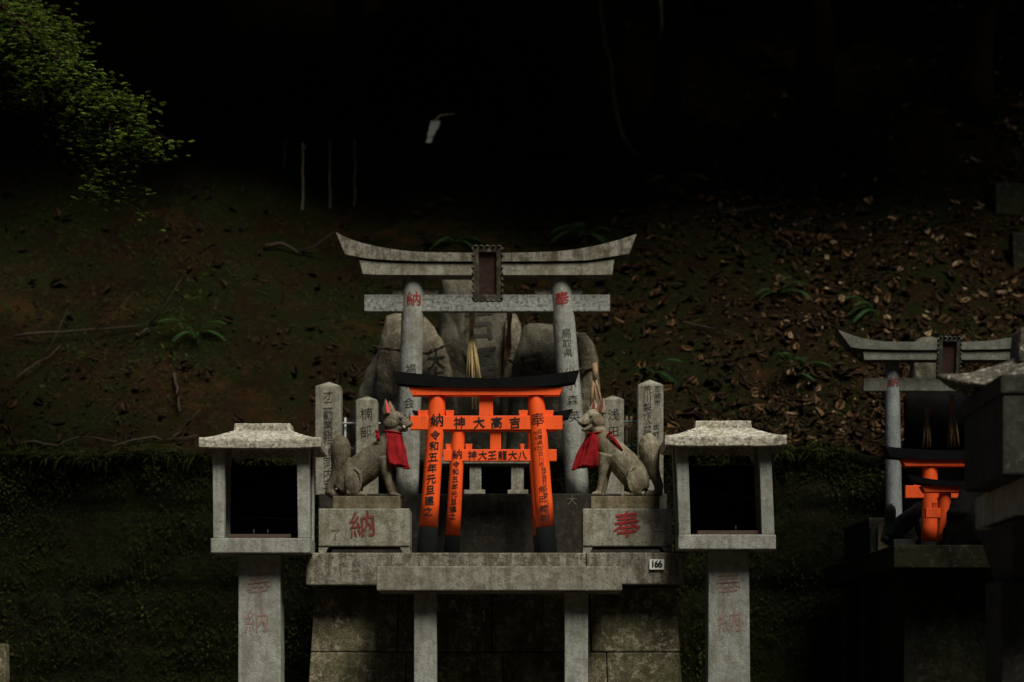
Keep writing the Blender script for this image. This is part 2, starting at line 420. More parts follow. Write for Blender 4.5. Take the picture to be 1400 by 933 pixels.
while cnt < 34000:
    x = U(-4.6, 4.6); z = U(.9, 2.85) if rnd() < .72 else ridge(x) - .22 * rnd() ** 2 * (1 + .8 * noise.noise((x * 2, 0, 4)))
    k = 1.25 * noise.noise((x * 1.5, z * 2.2, 11)) + .6 * noise.noise((x * 5, z * 5, 3))
    top = max(0, (z - ridge(x) + .25) * 3)
    if k + top * .6 < U(-.75, .45): continue
    cnt += 1
    p = Vector((x, wall_surf(x, min(z, ridge(x) - .02)) - .01, min(z, ridge(x) - .01)))
    leaf(mb, p, Vector((U(-.7, .7), U(-.9, -.2), U(-1, .35))), Vector((U(-.3, .3), -1, .5)), U(.010, .034), U(.005, .014), min(1, max(0, .22 + .65 * k + U(-.3, .35))))
for k in range(5200):
    x = U(-4.7, 4.7)
    if noise.noise((x * 2.2, 8, 1)) < U(-.45, .25): continue
    y = U(8.5, 8.62); p = Vector((x, y, ridge(x) - .015))
    L = U(.03, .12)
    leaf(mb, p, Vector((U(-.7, .7), U(-1, .1), U(-.5, .9))), Vector((U(-.3, .3), -.5, .8)), L, U(.005, .012), min(1, max(0, U(.1, .85) + .3 * noise.noise((x, 1, 9)))), .5)
o = mb.build('wall_moss', 'leaf_moss', norm=False); setp(o, 'moss and tiny leaves hanging over the dark retaining wall', 'moss', kind='stuff')

# dead leaves over the bank
mb = MB(); cnt = 0
while cnt < 24000:
    y = 8.66 + 5.2 * rnd() ** 1.5; x = U(-.34, .36) * (y + OFF)
    right = min(1, max(0, (x / (y + OFF) + .09) / .22))
    k = noise.noise((x * .7, y * .7, 21)) + .5 * noise.noise((x * 2.3, y * 2.3, 2))
    if rnd() > (.16 + .84 * right) * min(1, max(.12, .45 + 1.1 * k)): continue
    if right < .4 and rnd() < .45: continue
    cnt += 1
    e = .03
    n = Vector((hz(x - e, y) - hz(x + e, y), hz(x, y - e) - hz(x, y + e), 2 * e)).normalized()
    n = (n + rdir() * U(.1, .75)).normalized()
    d = n.orthogonal(); d.rotate(Matrix.Rotation(U(0, 6.28), 3, n))
    L = .02 + .075 * rnd() ** 2.2
    age = rnd() ** (1.9 - .85 * right * min(1, max(0, .5 + k)))
    oval_leaf(mb, Vector((x, y, hz(x, y) + U(.003, .022))), d, n, L, L * U(.35, .7), age * (.60 + .38 * right), U(-.2, .8))
o = mb.build('leaf_litter', 'litter', norm=False); setp(o, 'brown and tan dead leaves strewn over the dark bank', 'leaves', kind='stuff')
# low green growth
mb = MB(); cnt = 0
while cnt < 22000:
    y = 8.66 + 4.0 * rnd() ** 1.9; x = U(-.33, .33) * (y + OFF)
    k = noise.noise((x * 1.2, y * 1.2, 41)) + .5 * noise.noise((x * 3.3, y * 3.3, 12))
    if k < U(-.25, .35): continue
    cnt += 1
    leaf(mb, Vector((x, y, hz(x, y))), Vector((U(-.8, .8), U(-.8, .3), U(.1, 1))), Vector((U(-.3, .3), -.6, .8)), U(.012, .05), U(.005, .014), min(1, max(0, .2 + .5 * k + U(-.2, .35))))
o = mb.build('undergrowth', 'leaf_green', norm=False); setp(o, 'low green growth and moss tufts on the bank', 'undergrowth', kind='stuff')

def on_hill(px, py):
    """where the line of sight meets the bank"""
    y = 8.63
    while y < 24:
        p = P(px, py, y)
        if hz(p.x, p.y) >= p.z: return Vector((p.x, p.y, hz(p.x, p.y)))
        y += .02
    return P(px, py, 14)

def fern(px, py, size, label, n=7):
    b = on_hill(px, py)
    t = thing('fern', label, 'fern', b, 'ferns on the bank')
    for k in range(n):
        mb = MB(); a = U(0, 6.28); L = size * U(.45, 1.05); lift = U(.4, 1.3)
        dx = Vector((math.cos(a), math.sin(a) * .7 - .35, 0)).normalized()
        pts = []
        for i in range(13):
            s = i / 12
            pts.append(b + dx * (L * s) + Vector((0, 0, L * (lift * s - .95 * s * s))))
        mb.tube([p for p in pts], [.004 * (1 - .8 * i / 12) for i in range(13)], 4, age=.1)
        for i in range(2, 12):
            d = (pts[i + 1] - pts[i - 1]).normalized(); s0 = d.cross(Vector((0, 0, 1))).normalized()
            w = L * .26 * math.sin(math.pi * (i + 1) / 14) 
            for sg in (-1, 1):
                leaf(mb, pts[i], s0 * sg + d * .55, Vector((0, 0, 1)), w, L * .065, U(.2, 1), .25)
        mb.build('frond', 'leaf_fern', t, norm=False)
FERNS = [(912, 268, .34, 'bright fern on the bank up behind the right horn of the big torii'),
         (800, 326, .26, 'fern just above the right horn of the big grey torii'),
         (588, 288, .22, 'small fern above the middle of the big torii beam'),
         (268, 464, .24, 'low fern on the bank above the left stone lantern'),
         (622, 334, .18, 'tiny fern peeking over the big torii beam left of its plaque'),
         (1062, 404, .24, 'fern among dead leaves on the bank above the right lantern'),
         (1196, 428, .22, 'fern just above the left horn of the far torii'),
         (1085, 515, .26, 'fern half buried in leaves left of the far torii pillar'),
         (895, 512, .2, 'fern behind the tallest inscribed post on the right')]
for f in FERNS: fern(*f)

def stick(px0, py0, px1, py1, r, label, lift=.03, bend=.06):
    a, b = on_hill(px0, py0), on_hill(px1, py1); pts = []
    for i in range(9):
        s = i / 8; p = a.lerp(b, s); p.z = max(p.z, hz(p.x, p.y)) + lift + bend * math.sin(s * 3.1) * noise.noise((px0, s * 2, 1)) + .01
        p.x += .03 * noise.noise((s * 4, px1, 0)); pts.append(p)
    t = thing('fallen_branch', label, 'branch', pts[0], 'fallen branches on the bank')
    mb = MB(); mb.tube(pts, [r * .6 * (1 - .5 * i / 8) for i in range(9)], 7); mb.build('bough', 'stick', t)
    mb = MB(); q = pts[5]; d = (pts[7] - pts[4]).normalized()
    mb.tube([q, q + (d + Vector((0, -.3, .6))) * .12, q + (d * 1.2 + Vector((.05, -.3, 1.0))) * .2], [r * .35, r * .25, r * .1], 5); mb.build('twig', 'stick', t)
STICKS = [(362, 348, 428, 356, .022, 'pale thick fallen branch left of the big torii horn'),
          (20, 470, 190, 458, .014, 'long thin fallen branch across the left bank'),
          (22, 528, 82, 484, .010, 'slanting thin stick at the left edge of the bank'),
          (185, 470, 205, 462, .016, 'short stub of branch on the left bank'),
          (30, 618, 160, 616, .014, 'long brown branch lying along the top of the left wall'),
          (150, 624, 270, 606, .012, 'branch on the wall top just left of the left lantern roof'),
          (238, 520, 246, 575, .014, 'broken brown stick pointing down the bank above left lantern'),
          (1070, 440, 1120, 452, .010, 'thin stick among leaves left of the far torii horn'),
          (930, 452, 1010, 470, .010, 'stick lying in dead leaves above the right lantern'),
          (985, 300, 1080, 288, .012, 'dim fallen branch high on the right bank')]
for s in STICKS: stick(*s)

# slim pale poles, the paper streamer and a thin rope
for px, y0, y1, lb in ((414, 195, 288, None), (451, 190, 285, None), (485, 190, 282, None), (389, 192, 232, 'short thin pale pole at the left end of the pole row')):
    b = on_hill(px, y1); topz = PZ(y0, b.y)
    t = thing('thin_pole', lb or 'thin pale pole standing in the dark slope above the big torii left horn', 'pole', b, 'thin poles on the dark slope')
    mb = MB(); pts = [Vector((b.x + .012 * noise.noise((px, i * .7, 0)), b.y, b.z - .05 + (topz - b.z + .05) * i / 8)) for i in range(9)]
    mb.tube(pts, [.0085 - .0005 * i for i in range(9)], 8); mb.build('shaft', 'pole', t)
    mb = MB(); mb.tube([pts[-2], pts[-2] + Vector((.02, -.02, .04))], [.004, .002], 5); mb.build('twig_stub', 'pole', t)
b = on_hill(590, 262); pt = P(596, 164, b.y - .35)
t = thing('paper_streamer', 'white folded paper streamer hanging in the dark above the big torii', 'streamer', pt)
mb = MB()
def zz(cx, cz, w, h, yy):
    cx, cz, w, h = .68 * cx, .68 * cz, .64 * w, .64 * h
    p = Vector((pt.x + cx, pt.y + yy, pt.z + cz)); mb.hexa([p + Vector(q) for q in ((0, 0, 0), (w, 0, 0), (w, .003, 0), (0, .003, 0), (.015, 0, h), (w + .015, 0, h), (w + .015, .003, h), (.015, .003, h))], 0)
zz(-.07, -.09, .095, .085, 0); zz(-.085, -.15, .075, .07, -.006); zz(-.095, -.215, .055, .08, .004)
mb.build('folded_paper', 'paper', t)
mb = MB(); mb.tube([pt + Vector((-.01, 0, -.01)), pt + Vector((.03, 0, .03)), pt + Vector((.12, .05, .05))], [.006, .005, .003], 6); mb.build('cord', 'straw', t)

# ------------------------------------------------------------------ trees
def crown(mb, blobs, n, lo, hi, flat=.5):
    tot = sum(r[0] * r[1] for _, r in blobs)
    for c, r in blobs:
        for k in range(int(n * r[0] * r[1] / tot)):
            v = rdir(); v *= rnd() ** .45
            p = c + Vector((v.x * r[0], v.y * r[1], v.z * r[2]))
            if noise.noise(p * .9) < -.22: continue
            L = U(lo, hi)
            leaf(mb, p, Vector((U(-1, 1), U(-1, 1), U(-.6, .3))), Vector((U(-flat, flat), U(-flat, flat), 1)), L, L * U(.45, .75), rnd(), .2)
def forest_tree(px, py, label, H, lean, r, blobs, n, stems=1):
    b = on_hill(px, py); t = thing('forest_tree', label, 'tree', b, 'trees on the hillside')
    topc = Vector((b.x + lean[0], b.y + lean[1], b.z + H))
    mb = MB(); K = 16
    pts = [b.lerp(topc, i / K) + Vector((.14 * noise.noise((px, i * .35, 1)), .10 * noise.noise((px, i * .35, 6)), -.15 if i == 0 else 0)) for i in range(K + 1)]
    mb.tube(pts, [r * (1.5 - .5 * min(1, i / 2)) * (1 - .55 * i / K) for i in range(K + 1)], 14)
    for k in range(6):
        i = 11 + k; a = U(0, 6.28); L = U(1.0, 2.0); d = Vector((math.cos(a), math.sin(a), U(.35, .8)))
        q = pts[min(i, K)]
        mb.tube([q + d * (L * s / 5) + Vector((0, 0, .1 * s / 5)) for s in range(6)], [r * .4 * (1 - .15 * s) for s in range(6)], 7)
    mb.build('trunk', 'bark', t)
    mb = MB(); crown(mb, [(topc + Vector(c), s) for c, s in blobs], n, .14, .30)
    mb.build('crown', 'leaf_dark', t, norm=False)
BL0 = [((0, -1.0, -1.35), (2.1, 1.25, .45)), ((0, .1, -.3), (2.3, 1.6, .7)), ((.3, 1.4, .8), (2.4, 2.0, .9)), ((-.3, 3.9, 2.6), (2.5, 2.2, 1.0)), ((.2, 6.4, 4.2), (2.6, 2.2, 1.0))]
TREES = [
    (905, 236, 'dark forest tree with two thin stems up behind the right horn', 3.7, (.2, -.7), .10, BL0, 10500),
    (700, 214, 'slim dark tree trunk standing on the slope above the torii plaque', 3.6, (-.3, -.7), .06, BL0, 10500),
    (480, 120, 'dark tree high on the left slope behind the thin poles', 3.3, (0, -1.2), .11, BL0, 10500),
    (1110, 130, 'dark tree high on the slope above the right lantern', 3.4, (0, -1.1), .11, BL0, 10500),
    (250, 150, 'dark tree on the slope right of the hanging maple leaves', 3.5, (-.3, -1.0), .10, BL0, 10500),
    (1330, 150, 'dark tree in the upper right corner of the slope', 3.5, (.2, -1.2), .12, BL0 + [((2.2, -1.0, -1.0), (2.0, 1.6, .6)), ((2.4, .4, .6), (2.2, 2.0, .8)), ((2.4, 2.8, 2.0), (2.2, 2.0, .8))], 18000),
    (60, 190, 'dark tree at the left edge of the slope behind the maple', 3.6, (-1.0, -.2), .11, BL0[2:], 8000),
]
for T in TREES: forest_tree(*T)
# a curved liana beside the double trunk
b = on_hill(872, 214)
t = thing('liana', 'thin pale curved vine hanging beside the dark tree behind the right horn', 'vine', b)
mb = MB(); Yv = b.y - .15
pts = [P(x, y, Yv) for x, y in ((872, 212), (862, 203), (850, 182), (842, 150), (838, 120), (836, 90), (828, 60), (822, 20), (818, -60))]
pts[0] = b + Vector((0, 0, -.03)); mb.tube(pts, [.022, .018, .016, .015, .014, .013, .013, .012, .01], 8); mb.build('stem', 'pole', t)
mb = MB(); mb.tube([P(906, 236, Yv), P(912, 215, Yv), P(907, 180, Yv), P(909, 120, Yv), P(905, 40, Yv), P(900, -60, Yv)], [.014] * 6, 7); mb.build('side_stem', 'pole', t)

b = Vector((4.6, 2.4, 0)); t = thing('forest_tree', 'tree beyond the right edge whose leafy crown shades the near lantern', 'tree', b, 'trees on the hillside')
mb = MB(); pts = [b + Vector((-.05 * i + .08 * noise.noise((i * .4, 2, 2)), .04 * i, .6 * i - .1)) for i in range(11)]; mb.tube(pts, [.17 - .011 * i for i in range(11)], 12); mb.build('trunk', 'bark', t)
mb = MB(); crown(mb, [(Vector((3.95, 3.1, 6.1)), (1.0, 2.0, .6)), (Vector((5.2, 2.6, 6.3)), (1.1, 1.6, .7))], 1500, .12, .24); mb.build('crown', 'leaf_dark', t, norm=False)

# maple at the upper left: trunk outside the frame, its leafy boughs reach in
MY = 7.9; MSH = -22
mbase = Vector((PX(-170, MY), MY - .3, 0))
t = thing('maple_tree', 'bright green maple boughs hanging into the upper left corner', 'tree', mbase)
mb = MB()
tr = [mbase + Vector((.03 * i + .1 * noise.noise((i * .4, 0, 3)), .02 * i, .62 * i - .1)) for i in range(12)]
mb.tube(tr, [.16 - .009 * i for i in range(12)], 12); mb.build('trunk', 'bark', t)
boughs = [[(-170, -60), (-60, -50), (40, 20), (110, 90), (170, 150), (222, 190)],
          [(-160, 0), (-40, 40), (50, 80), (120, 130), (165, 190), (178, 258)],
          [(-150, 40), (-60, 50), (10, 85), (60, 125)],
          [(-170, -110), (-60, -120), (20, -60), (70, 0), (100, 50)],
          [(-160, -30), (-60, -10), (20, 30), (80, 70), (140, 105), (190, 135)],
          [(-160, 20), (-50, 10), (0, 40), (40, 60), (90, 105)],
          [(-160, -60), (-80, -40), (-10, -20), (50, 10), (95, 45)]]
mb = MB(); ml = MB()
for bi, bo in enumerate(boughs):
    pts = [P(x + MSH, y * 1.04, MY + .16 * (bi % 4) - .25) for x, y in bo]
    fine = []
    for a, c in zip(pts, pts[1:]):
        for s in range(6): fine.append(a.lerp(c, s / 6))
    fine.append(pts[-1])
    mb.tube(fine, [.013 * (1 - .85 * i / len(fine)) + .0015 for i in range(len(fine))], 7)
    for i in range(5, len(fine)):
        for k in range(3):
            a = U(0, 6.28); d = Vector((math.cos(a), .9 * math.sin(a), U(-.45, .3))); L = U(.10, .40) * (1.1 - .5 * i / len(fine))
            q = fine[i]; e = q + d * L + Vector((0, 0, -.22 * L))
            mb.tube([q, q.lerp(e, .5) + Vector((0, 0, .03)), e], [.004, .003, .0015], 4)
            for s in range(17):
                p = q.lerp(e, U(.1, 1.15)) + Vector((U(-.07, .07), U(-.07, .07), U(-.05, .035)))
                g = rnd(); a0 = U(0, 6.28)
                nn = Vector((U(-.35, .35), U(-.7, 0), 1)).normalized()
                for f in (-1.1, -.55, 0, .55, 1.1):      # palmate leaf
                    dd = Vector((math.cos(a0 + f), math.sin(a0 + f), U(-.35, -.05)))
                    leaf(ml, p, dd, nn, U(.020, .036) * (1 - .25 * abs(f)), .011, g, .2)
mb.build('bough', 'bark', t); ml.build('foliage', 'leaf_maple', t, norm=False)
mb = MB()
for px, y0, y1 in ((45, 150, 140), (92, 135, 180), (116, 160, 205), (150, 170, 215), (58, 120, 165)):
    mb.tube([P(px, y0, MY + .1), P(px + 1, (y0 + y1) / 2, MY + .1), P(px - 1, y1, MY + .1)], [.003, .0025, .0015], 4)
mb.build('hanging_twig', 'stick', t)

# ------------------------------------------------------------------ the altar
altar = thing('stone_altar', 'stained stone altar platform with slab and dark step carrying the big torii', 'altar', (PX(677, 6.9), 6.9, 0))
SLY = 6.25; SZ = PZ(756, SLY)
TY = 7.3; TZ = PZ(675, TY)
mb = MB()
x0, x1 = PX(418, SLY), PX(936, SLY)
xs = [x0, x0 + (x1 - x0) * .74, x1]
mb.box(xs[0], xs[1] - .002, SLY, 8.1, PZ(800, SLY), SZ, .006); mb.box(xs[1] + .002, xs[2], SLY + .003, 8.1, PZ(799, SLY), SZ + .001, .006)
slab = mb.build('slab', 'granite_stained', altar)
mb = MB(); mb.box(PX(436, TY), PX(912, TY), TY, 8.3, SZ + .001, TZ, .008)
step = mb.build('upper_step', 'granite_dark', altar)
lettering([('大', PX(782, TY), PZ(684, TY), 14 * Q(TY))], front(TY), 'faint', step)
# coursed base of rough blocks, leaning back
mb = MB(); BY = 6.40; zt = PZ(800, SLY); zs = [zt]
rows = [0.0, .28, .62, .96, 1.30, zt]; rows = [0, .34, .69, 1.04, PZ(893, 6.6), zt - .002]
BL = [[0, .33, .66, 1], [0, .22, .5, .78, 1], [0, .38, .7, 1], [0, .26, .52, .8, 1], [0, .235, .29 + .2, .76, 1]]
def bx(s, z): 
    w = (1 - z / zt); return (x0 + .03 - .10 * w) + s * ((x1 - .03 + .10 * w) - (x0 + .03 - .10 * w))
for r in range(5):
    za, zb = rows[r] + .002, rows[r + 1] - .002
    for a, c in zip(BL[r], BL[r][1:]):
        j = U(-.012, .012); ya = BY - .16 * (1 - za / zt) + j; yb = BY - .16 * (1 - zb / zt) + j
        g = .002
        mb.hexa([(bx(a, za) + g, ya, za), (bx(c, za) - g, ya, za), (bx(c, za) - g, 8.2, za), (bx(a, za) + g, 8.2, za),
                 (bx(a, zb) + g, yb, zb), (bx(c, zb) - g, yb, zb), (bx(c, zb) - g, 8.2, zb), (bx(a, zb) + g, 8.2, zb)], .007, 2)
base = mb.build('block_base', 'masonry', altar)
# number plate
mb = MB(); mb.pbox(888, 908, 765, 779, SLY - .008, .0085, .001); plate = mb.build('number_plate', 'plate', altar)
w = 9.5 * Q(SLY)
lettering([(c, PX(893 + 5 * i - .2, SLY), PZ(775.6, SLY), w * 1.35) for i, c in enumerate('166')], front(SLY - .008), 'ink', plate, bold=.03, cz=0)
# small stone table at the back of the step
mb = MB(); Y = 7.75
mb.pbox(604, 724, 626, 634, Y, .22); st = thing('small_stone_table', 'small stone table on the step behind the orange torii', 'table', (PX(664, Y), Y, TZ))
mb.build('table_top', 'granite', st)
for a, c, d, e in ((640, 660, 634, 662), (697, 718, 634, 662)):
    mb = MB(); mb.box(PX(a + 2, Y + .02), PX(c - 2, Y + .02), Y + .02, Y + .16, TZ + .06, PZ(634, Y), .003); mb.build('leg', 'granite', st)
for a, c in ((634, 663), (694, 722)):
    mb = MB(); mb.box(PX(a, Y), PX(c, Y), Y, Y + .18, TZ + .001, TZ + .0585, .003); mb.build('foot_block', 'granite', st)

# offering table in front
Y = 5.85
ot = thing('offering_table', 'long narrow grey stone offering table in front of the altar slab', 'table', (PX(683, Y), Y + .2, 0))
mb = MB(); mb.pbox(515, 850.5, 774.5, 807.5, Y, .395, .005); mb.build('table_top', 'granite', ot)
zb = PZ(807.5, Y)
for a, c in ((566, 597), (772, 804)):
    Yl = Y + .1
    mb = MB(); mb.box(PX(a, Yl), PX(c, Yl), Yl, Yl + .12, -.02, zb - .001, .004); mb.build('leg', 'granite_grey', ot)

# ------------------------------------------------------------------ big stone torii
def curve_rows(top, bot, n, Y):
    """top and bottom edges as lists of bearings, sampled at equal shares"""
    def samp(pl, s):
        d = s * (len(pl) - 1); i = min(int(d), len(pl) - 2); f = d - i
        p0 = pl[max(i - 1, 0)]; p1 = pl[i]; p2 = pl[i + 1]; p3 = pl[min(i + 2, len(pl) - 1)]
        return [.5 * ((2 * p1[k]) + (-p0[k] + p2[k]) * f + (2 * p0[k] - 5 * p1[k] + 4 * p2[k] - p3[k]) * f * f + (-p0[k] + 3 * p1[k] - 3 * p2[k] + p3[k]) * f ** 3) for k in (0, 1)]
    rows = []
    for i in range(n + 1):
        a, c = samp(top, i / n), samp(bot, i / n)
        rows.append((PX(a[0], Y), PZ(a[1], Y), PX(c[0], Y), PZ(c[1], Y)))
    return rows
TOY = 7.65
torii = thing('stone_torii', 'big weathered grey stone torii with upswept beam over the orange torii', 'torii', (PX(672, TOY), TOY, TZ))
mb = MB(); Y = TOY - .10
mb.beam(curve_rows([(459, 317.5), (484, 329), (520, 338), (565, 344), (620, 345.5), (665, 346), (710, 345.5), (765, 343.5), (810, 337), (846, 328), (870.5, 320)],
                   [(472, 348), (500, 353), (530, 355.5), (570, 357), (620, 357.5), (665, 357.5), (710, 357.5), (760, 357), (800, 356), (830, 352), (860, 347)], 60, Y), Y, Y + .18, .005)
kas = mb.build('top_beam', 'granite_stained', torii)
mb = MB(); Y = TOY - .088
mb.beam(curve_rows([(491, 355), (530, 359), (600, 360), (665, 360), (740, 360), (800, 359), (840, 355)],
                   [(496, 374.5), (530, 375.8), (600, 376), (665, 376), (740, 376), (800, 376), (837, 375.5)], 30, Y), Y, Y + .155, .004)
mb.build('second_beam', 'granite', torii)
Y = TOY - .032
mb = MB(); mb.pbox(498, 834, 403, 426, Y, .064, .004); mb.build('tie_beam', 'granite_speckled', torii)
for a, c in ((534, 601), (729, 798)):
    Yw = TOY - .02; mb = MB()
    za, zb = PZ(402.8, Y) + .001, PZ(394, Yw)
    mb.hexa([(PX(a + 3, Yw), Yw, za), (PX(c - 3, Yw), Yw, za), (PX(c - 3, Yw), Yw + .04, za), (PX(a + 3, Yw), Yw + .04, za),
             (PX(a, Yw), Yw, zb), (PX(c, Yw), Yw, zb), (PX(c, Yw), Yw + .04, zb), (PX(a, Yw), Yw + .04, zb)], .003)
    mb.build('wedge', 'granite', torii)
def scol(ptop, pbot, rt, rb, Y, mat, parent, ztop=None):
    p1 = P(*ptop, Y); p0 = P(pbot[0], pbot[1], Y)
    mb = MB(); k = 1 / Q(Y)
    zs = [0, .1, .25, .4, .55, .7, .8, .87, .92, .96, .985, 1.0]
    rr = []
    for s in zs:
        r = rb + (rt - rb) * s
        if s > .9: r *= 1 - .13 * ((s - .9) / .1) ** 3
        rr.append(r / k)
    mb.tube([p0.lerp(p1, s) for s in zs], rr, 48)
    o = mb.build('pillar', mat, parent); return o, cyl_front(p0, p1, rb / k, rt / k)
bz = HY - (TZ - ZC) / Q(TOY)
pl, fl = scol((566, 371), (556, bz), 15.2, 15.8, TOY, 'granite_grey', torii)
pr, fr = scol((765, 371), (791, bz), 15.2, 16.0, TOY, 'granite_grey', torii)
def L1(ch, px, py, sz, xs=1): return (ch, PX(px, TOY), PZ(py, TOY), sz * Q(TOY), xs)
lettering([L1('納', 566.5, 411, 21)], fl, 'red_ink', pl, .012, .012, .03)
lettering([L1('奉', 768, 411, 21)], fr, 'red_ink', pr, .012, .012, .03)
lettering([L1('福', 562.5, 507, 15), L1('井', 561, 526, 15), L1('会', 559.5, 553, 16), L1('社', 558, 574, 15)], fl, 'carve', pl, .0, .012, .02)
lettering([L1('鳥', 774, 458, 15), L1('取', 775, 472, 13), L1('県', 776.5, 485, 13), L1('小', 779, 507, 12), L1('小', 781, 529, 14), L1('森', 783, 549, 16), L1('英', 785, 571, 16)], fr, 'carve', pr, .0, .012, .02)
# plaque leaning forward
Y = TOY - .27; pc = P(666.5, 375, Y)
plq = bpy.data.objects.new('plaque', None)
def plaque(parent, pc, w, h, mat_f, mat_p):
    mb = MB(); tl = .22
    def q(x, y, z): return (pc.x + x, pc.y + y - tl * z, pc.z + z)
    def slab(xa, xb, za, zb, ya, yb, bev=.003):
        mb.hexa([q(xa, ya, za), q(xb, ya, za), q(xb, yb, za), q(xa, yb, za), q(xa, ya, zb), q(xb, ya, zb), q(xb, yb, zb), q(xa, yb, zb)], bev)
    fw = w * .2
    slab(-w / 2, -w / 2 + fw, -h / 2, h / 2, -.02, .02); slab(w / 2 - fw, w / 2, -h / 2, h / 2, -.02, .02)
    slab(-w / 2 + fw + .001, w / 2 - fw - .001, h / 2 - fw, h / 2, -.02, .02); slab(-w / 2 + fw + .001, w / 2 - fw - .001, -h / 2, -h / 2 + fw, -.022, .02)
    n = 9
    for i in range(n):                       # carved scallops round the frame
        z = -h / 2 + h * (i + .5) / n
        for sx in (-1, 1): mb.ball(q(sx * w * .5, -.012, z), (w * .045, .016, h / n * .40), 8)
    for i in range(5):
        x = -w / 2 + w * (i + .5) / 5
        for sz in (-1, 1): mb.ball(q(x, -.014, sz * h * .5), (w / 5 * .40, .016, w * .045), 8)
    fo = mb.build('plaque', mat_f, parent)
    mb = MB(); slab(-w / 2 + fw, w / 2 - fw, -h / 2 + fw, h / 2 - fw, -.004, .012, 0); mb.build('plaque_panel', mat_p, fo)
M['plaque_stone'] = stone('plaque_stone', (.10, .088, .06), (.045, .038, .026), .4, .6, .2, .2)
M['plaque_panel'] = plain('plaque_panel', (.035, .014, .011), .7, .5, 40, .2)
plaque(torii, pc, 40 * Q(Y), 72 * Q(Y), 'plaque_stone', 'plaque_panel')

# ------------------------------------------------------------------ orange torii
def orange_torii(label, Y, kas_t, kas_b, lin, cols, r, nuki, strut, zbase, blackz, letters, kegs, yaw=None):
    k = 1 / Q(Y)
    cx = (lin[0] + lin[1]) / 2
    t = thing('orange_torii', label, 'torii', (PX(cx, Y), Y, zbase), 'vermilion wooden torii')
    mb = MB(); mb.beam(curve_rows(kas_t, kas_b, 40, Y - .06), Y - .06, Y + .06, .003); mb.build('roof_beam', 'black', t)
    mb = MB(); Yb = Y - .045
    a, c, d, e = lin
    mb.beam([(PX(a + (c - a) * i / 20, Yb), PZ(d, Yb), PX(a + 5 + (c - a - 10) * i / 20, Yb), PZ(e, Yb)) for i in range(21)], Yb, Y + .045, .003)
    mb.build('lintel', 'orange', t)
    out = []
    for (xt, xb) in cols:
        p1 = P(xt, e, Y); pm = P(xb, blackz, Y); 
        pz = (zbase - p1.z) / (pm.z - p1.z); p0 = p1.lerp(pm, pz); p0.z = zbase
        mb = MB(); ks = [0, .2, .4, .6, .8, .93, .97, 1]
        mb.tube([pm.lerp(p1, s) for s in ks], [(r[1] + (r[0] - r[1]) * s) / k * (1 - .1 * max(0, (s - .93) / .07)) for s in ks], 44)
        pil = mb.build('pillar', 'orange', t)
        mb = MB(); mb.tube([p0, p0 + Vector((0, 0, .01)), pm + Vector((0, 0, -.001))], [(r[1] + 1) / k, (r[1] + .9) / k, (r[1] + .7) / k], 44); mb.build('pillar_foot', 'black', pil)
        out.append((pil, cyl_front(pm, p1, r[1] / k, r[0] / k)))
    a, c, d, e2 = nuki; Yn = Y - .022
    mb = MB(); mb.box(PX(a, Yn), PX(c, Yn), Yn, Y + .022, PZ(e2, Yn), PZ(d, Yn), .0025); tie = mb.build('tie_beam', 'orange', t)
    if strut:
        mb = MB(); Ys = Y - .018; mb.box(PX(strut[0], Ys), PX(strut[1], Ys), Ys, Y + .018, PZ(d, Yn) + .001, PZ(e, Y) + .0, .002); mb.build('strut', 'orange', t)
    for (xa, xb) in kegs:
        mb = MB(); Yk = Y - .012; za = PZ(d, Yn) + .001; zb2 = za + 7.5 / k; m = (xa + xb) / 2
        mb.hexa([(PX(xa, Yk), Yk, za), (PX(xb, Yk), Yk, za), (PX(xb, Yk), Yk + .024, za), (PX(xa, Yk), Yk + .024, za),
                 (PX(xa - (1 if xa < m else 0), Yk), Yk, zb2), (PX(xb + 1, Yk), Yk, zb2), (PX(xb + 1, Yk), Yk + .024, zb2), (PX(xa - 1, Yk), Yk + .024, zb2)], .002)
        mb.build('wedge', 'orange', t)
    return t, out, tie, Yn
OY = 6.55
kt = [(536, 507), (570, 511), (610, 515), (640, 516.5), (664, 517), (690, 516.5), (720, 515), (758, 511), (792, 506)]
kb = [(543, 524), (575, 527.5), (610, 529.5), (640, 530), (664, 530), (690, 530), (720, 529.5), (756, 527), (787, 522)]
t1, c1, tie1, Yn1 = orange_torii('larger front vermilion torii standing between the two stone foxes', OY, kt, kb, (559, 770, 530, 540), [(598.5, 586), (732.5, 745.5)], (11.6, 12.6),
    (561, 769, 568.5, 587.5), (655, 674), SZ, 721, None, [(572, 588), (610, 620), (710, 721), (744, 756)])
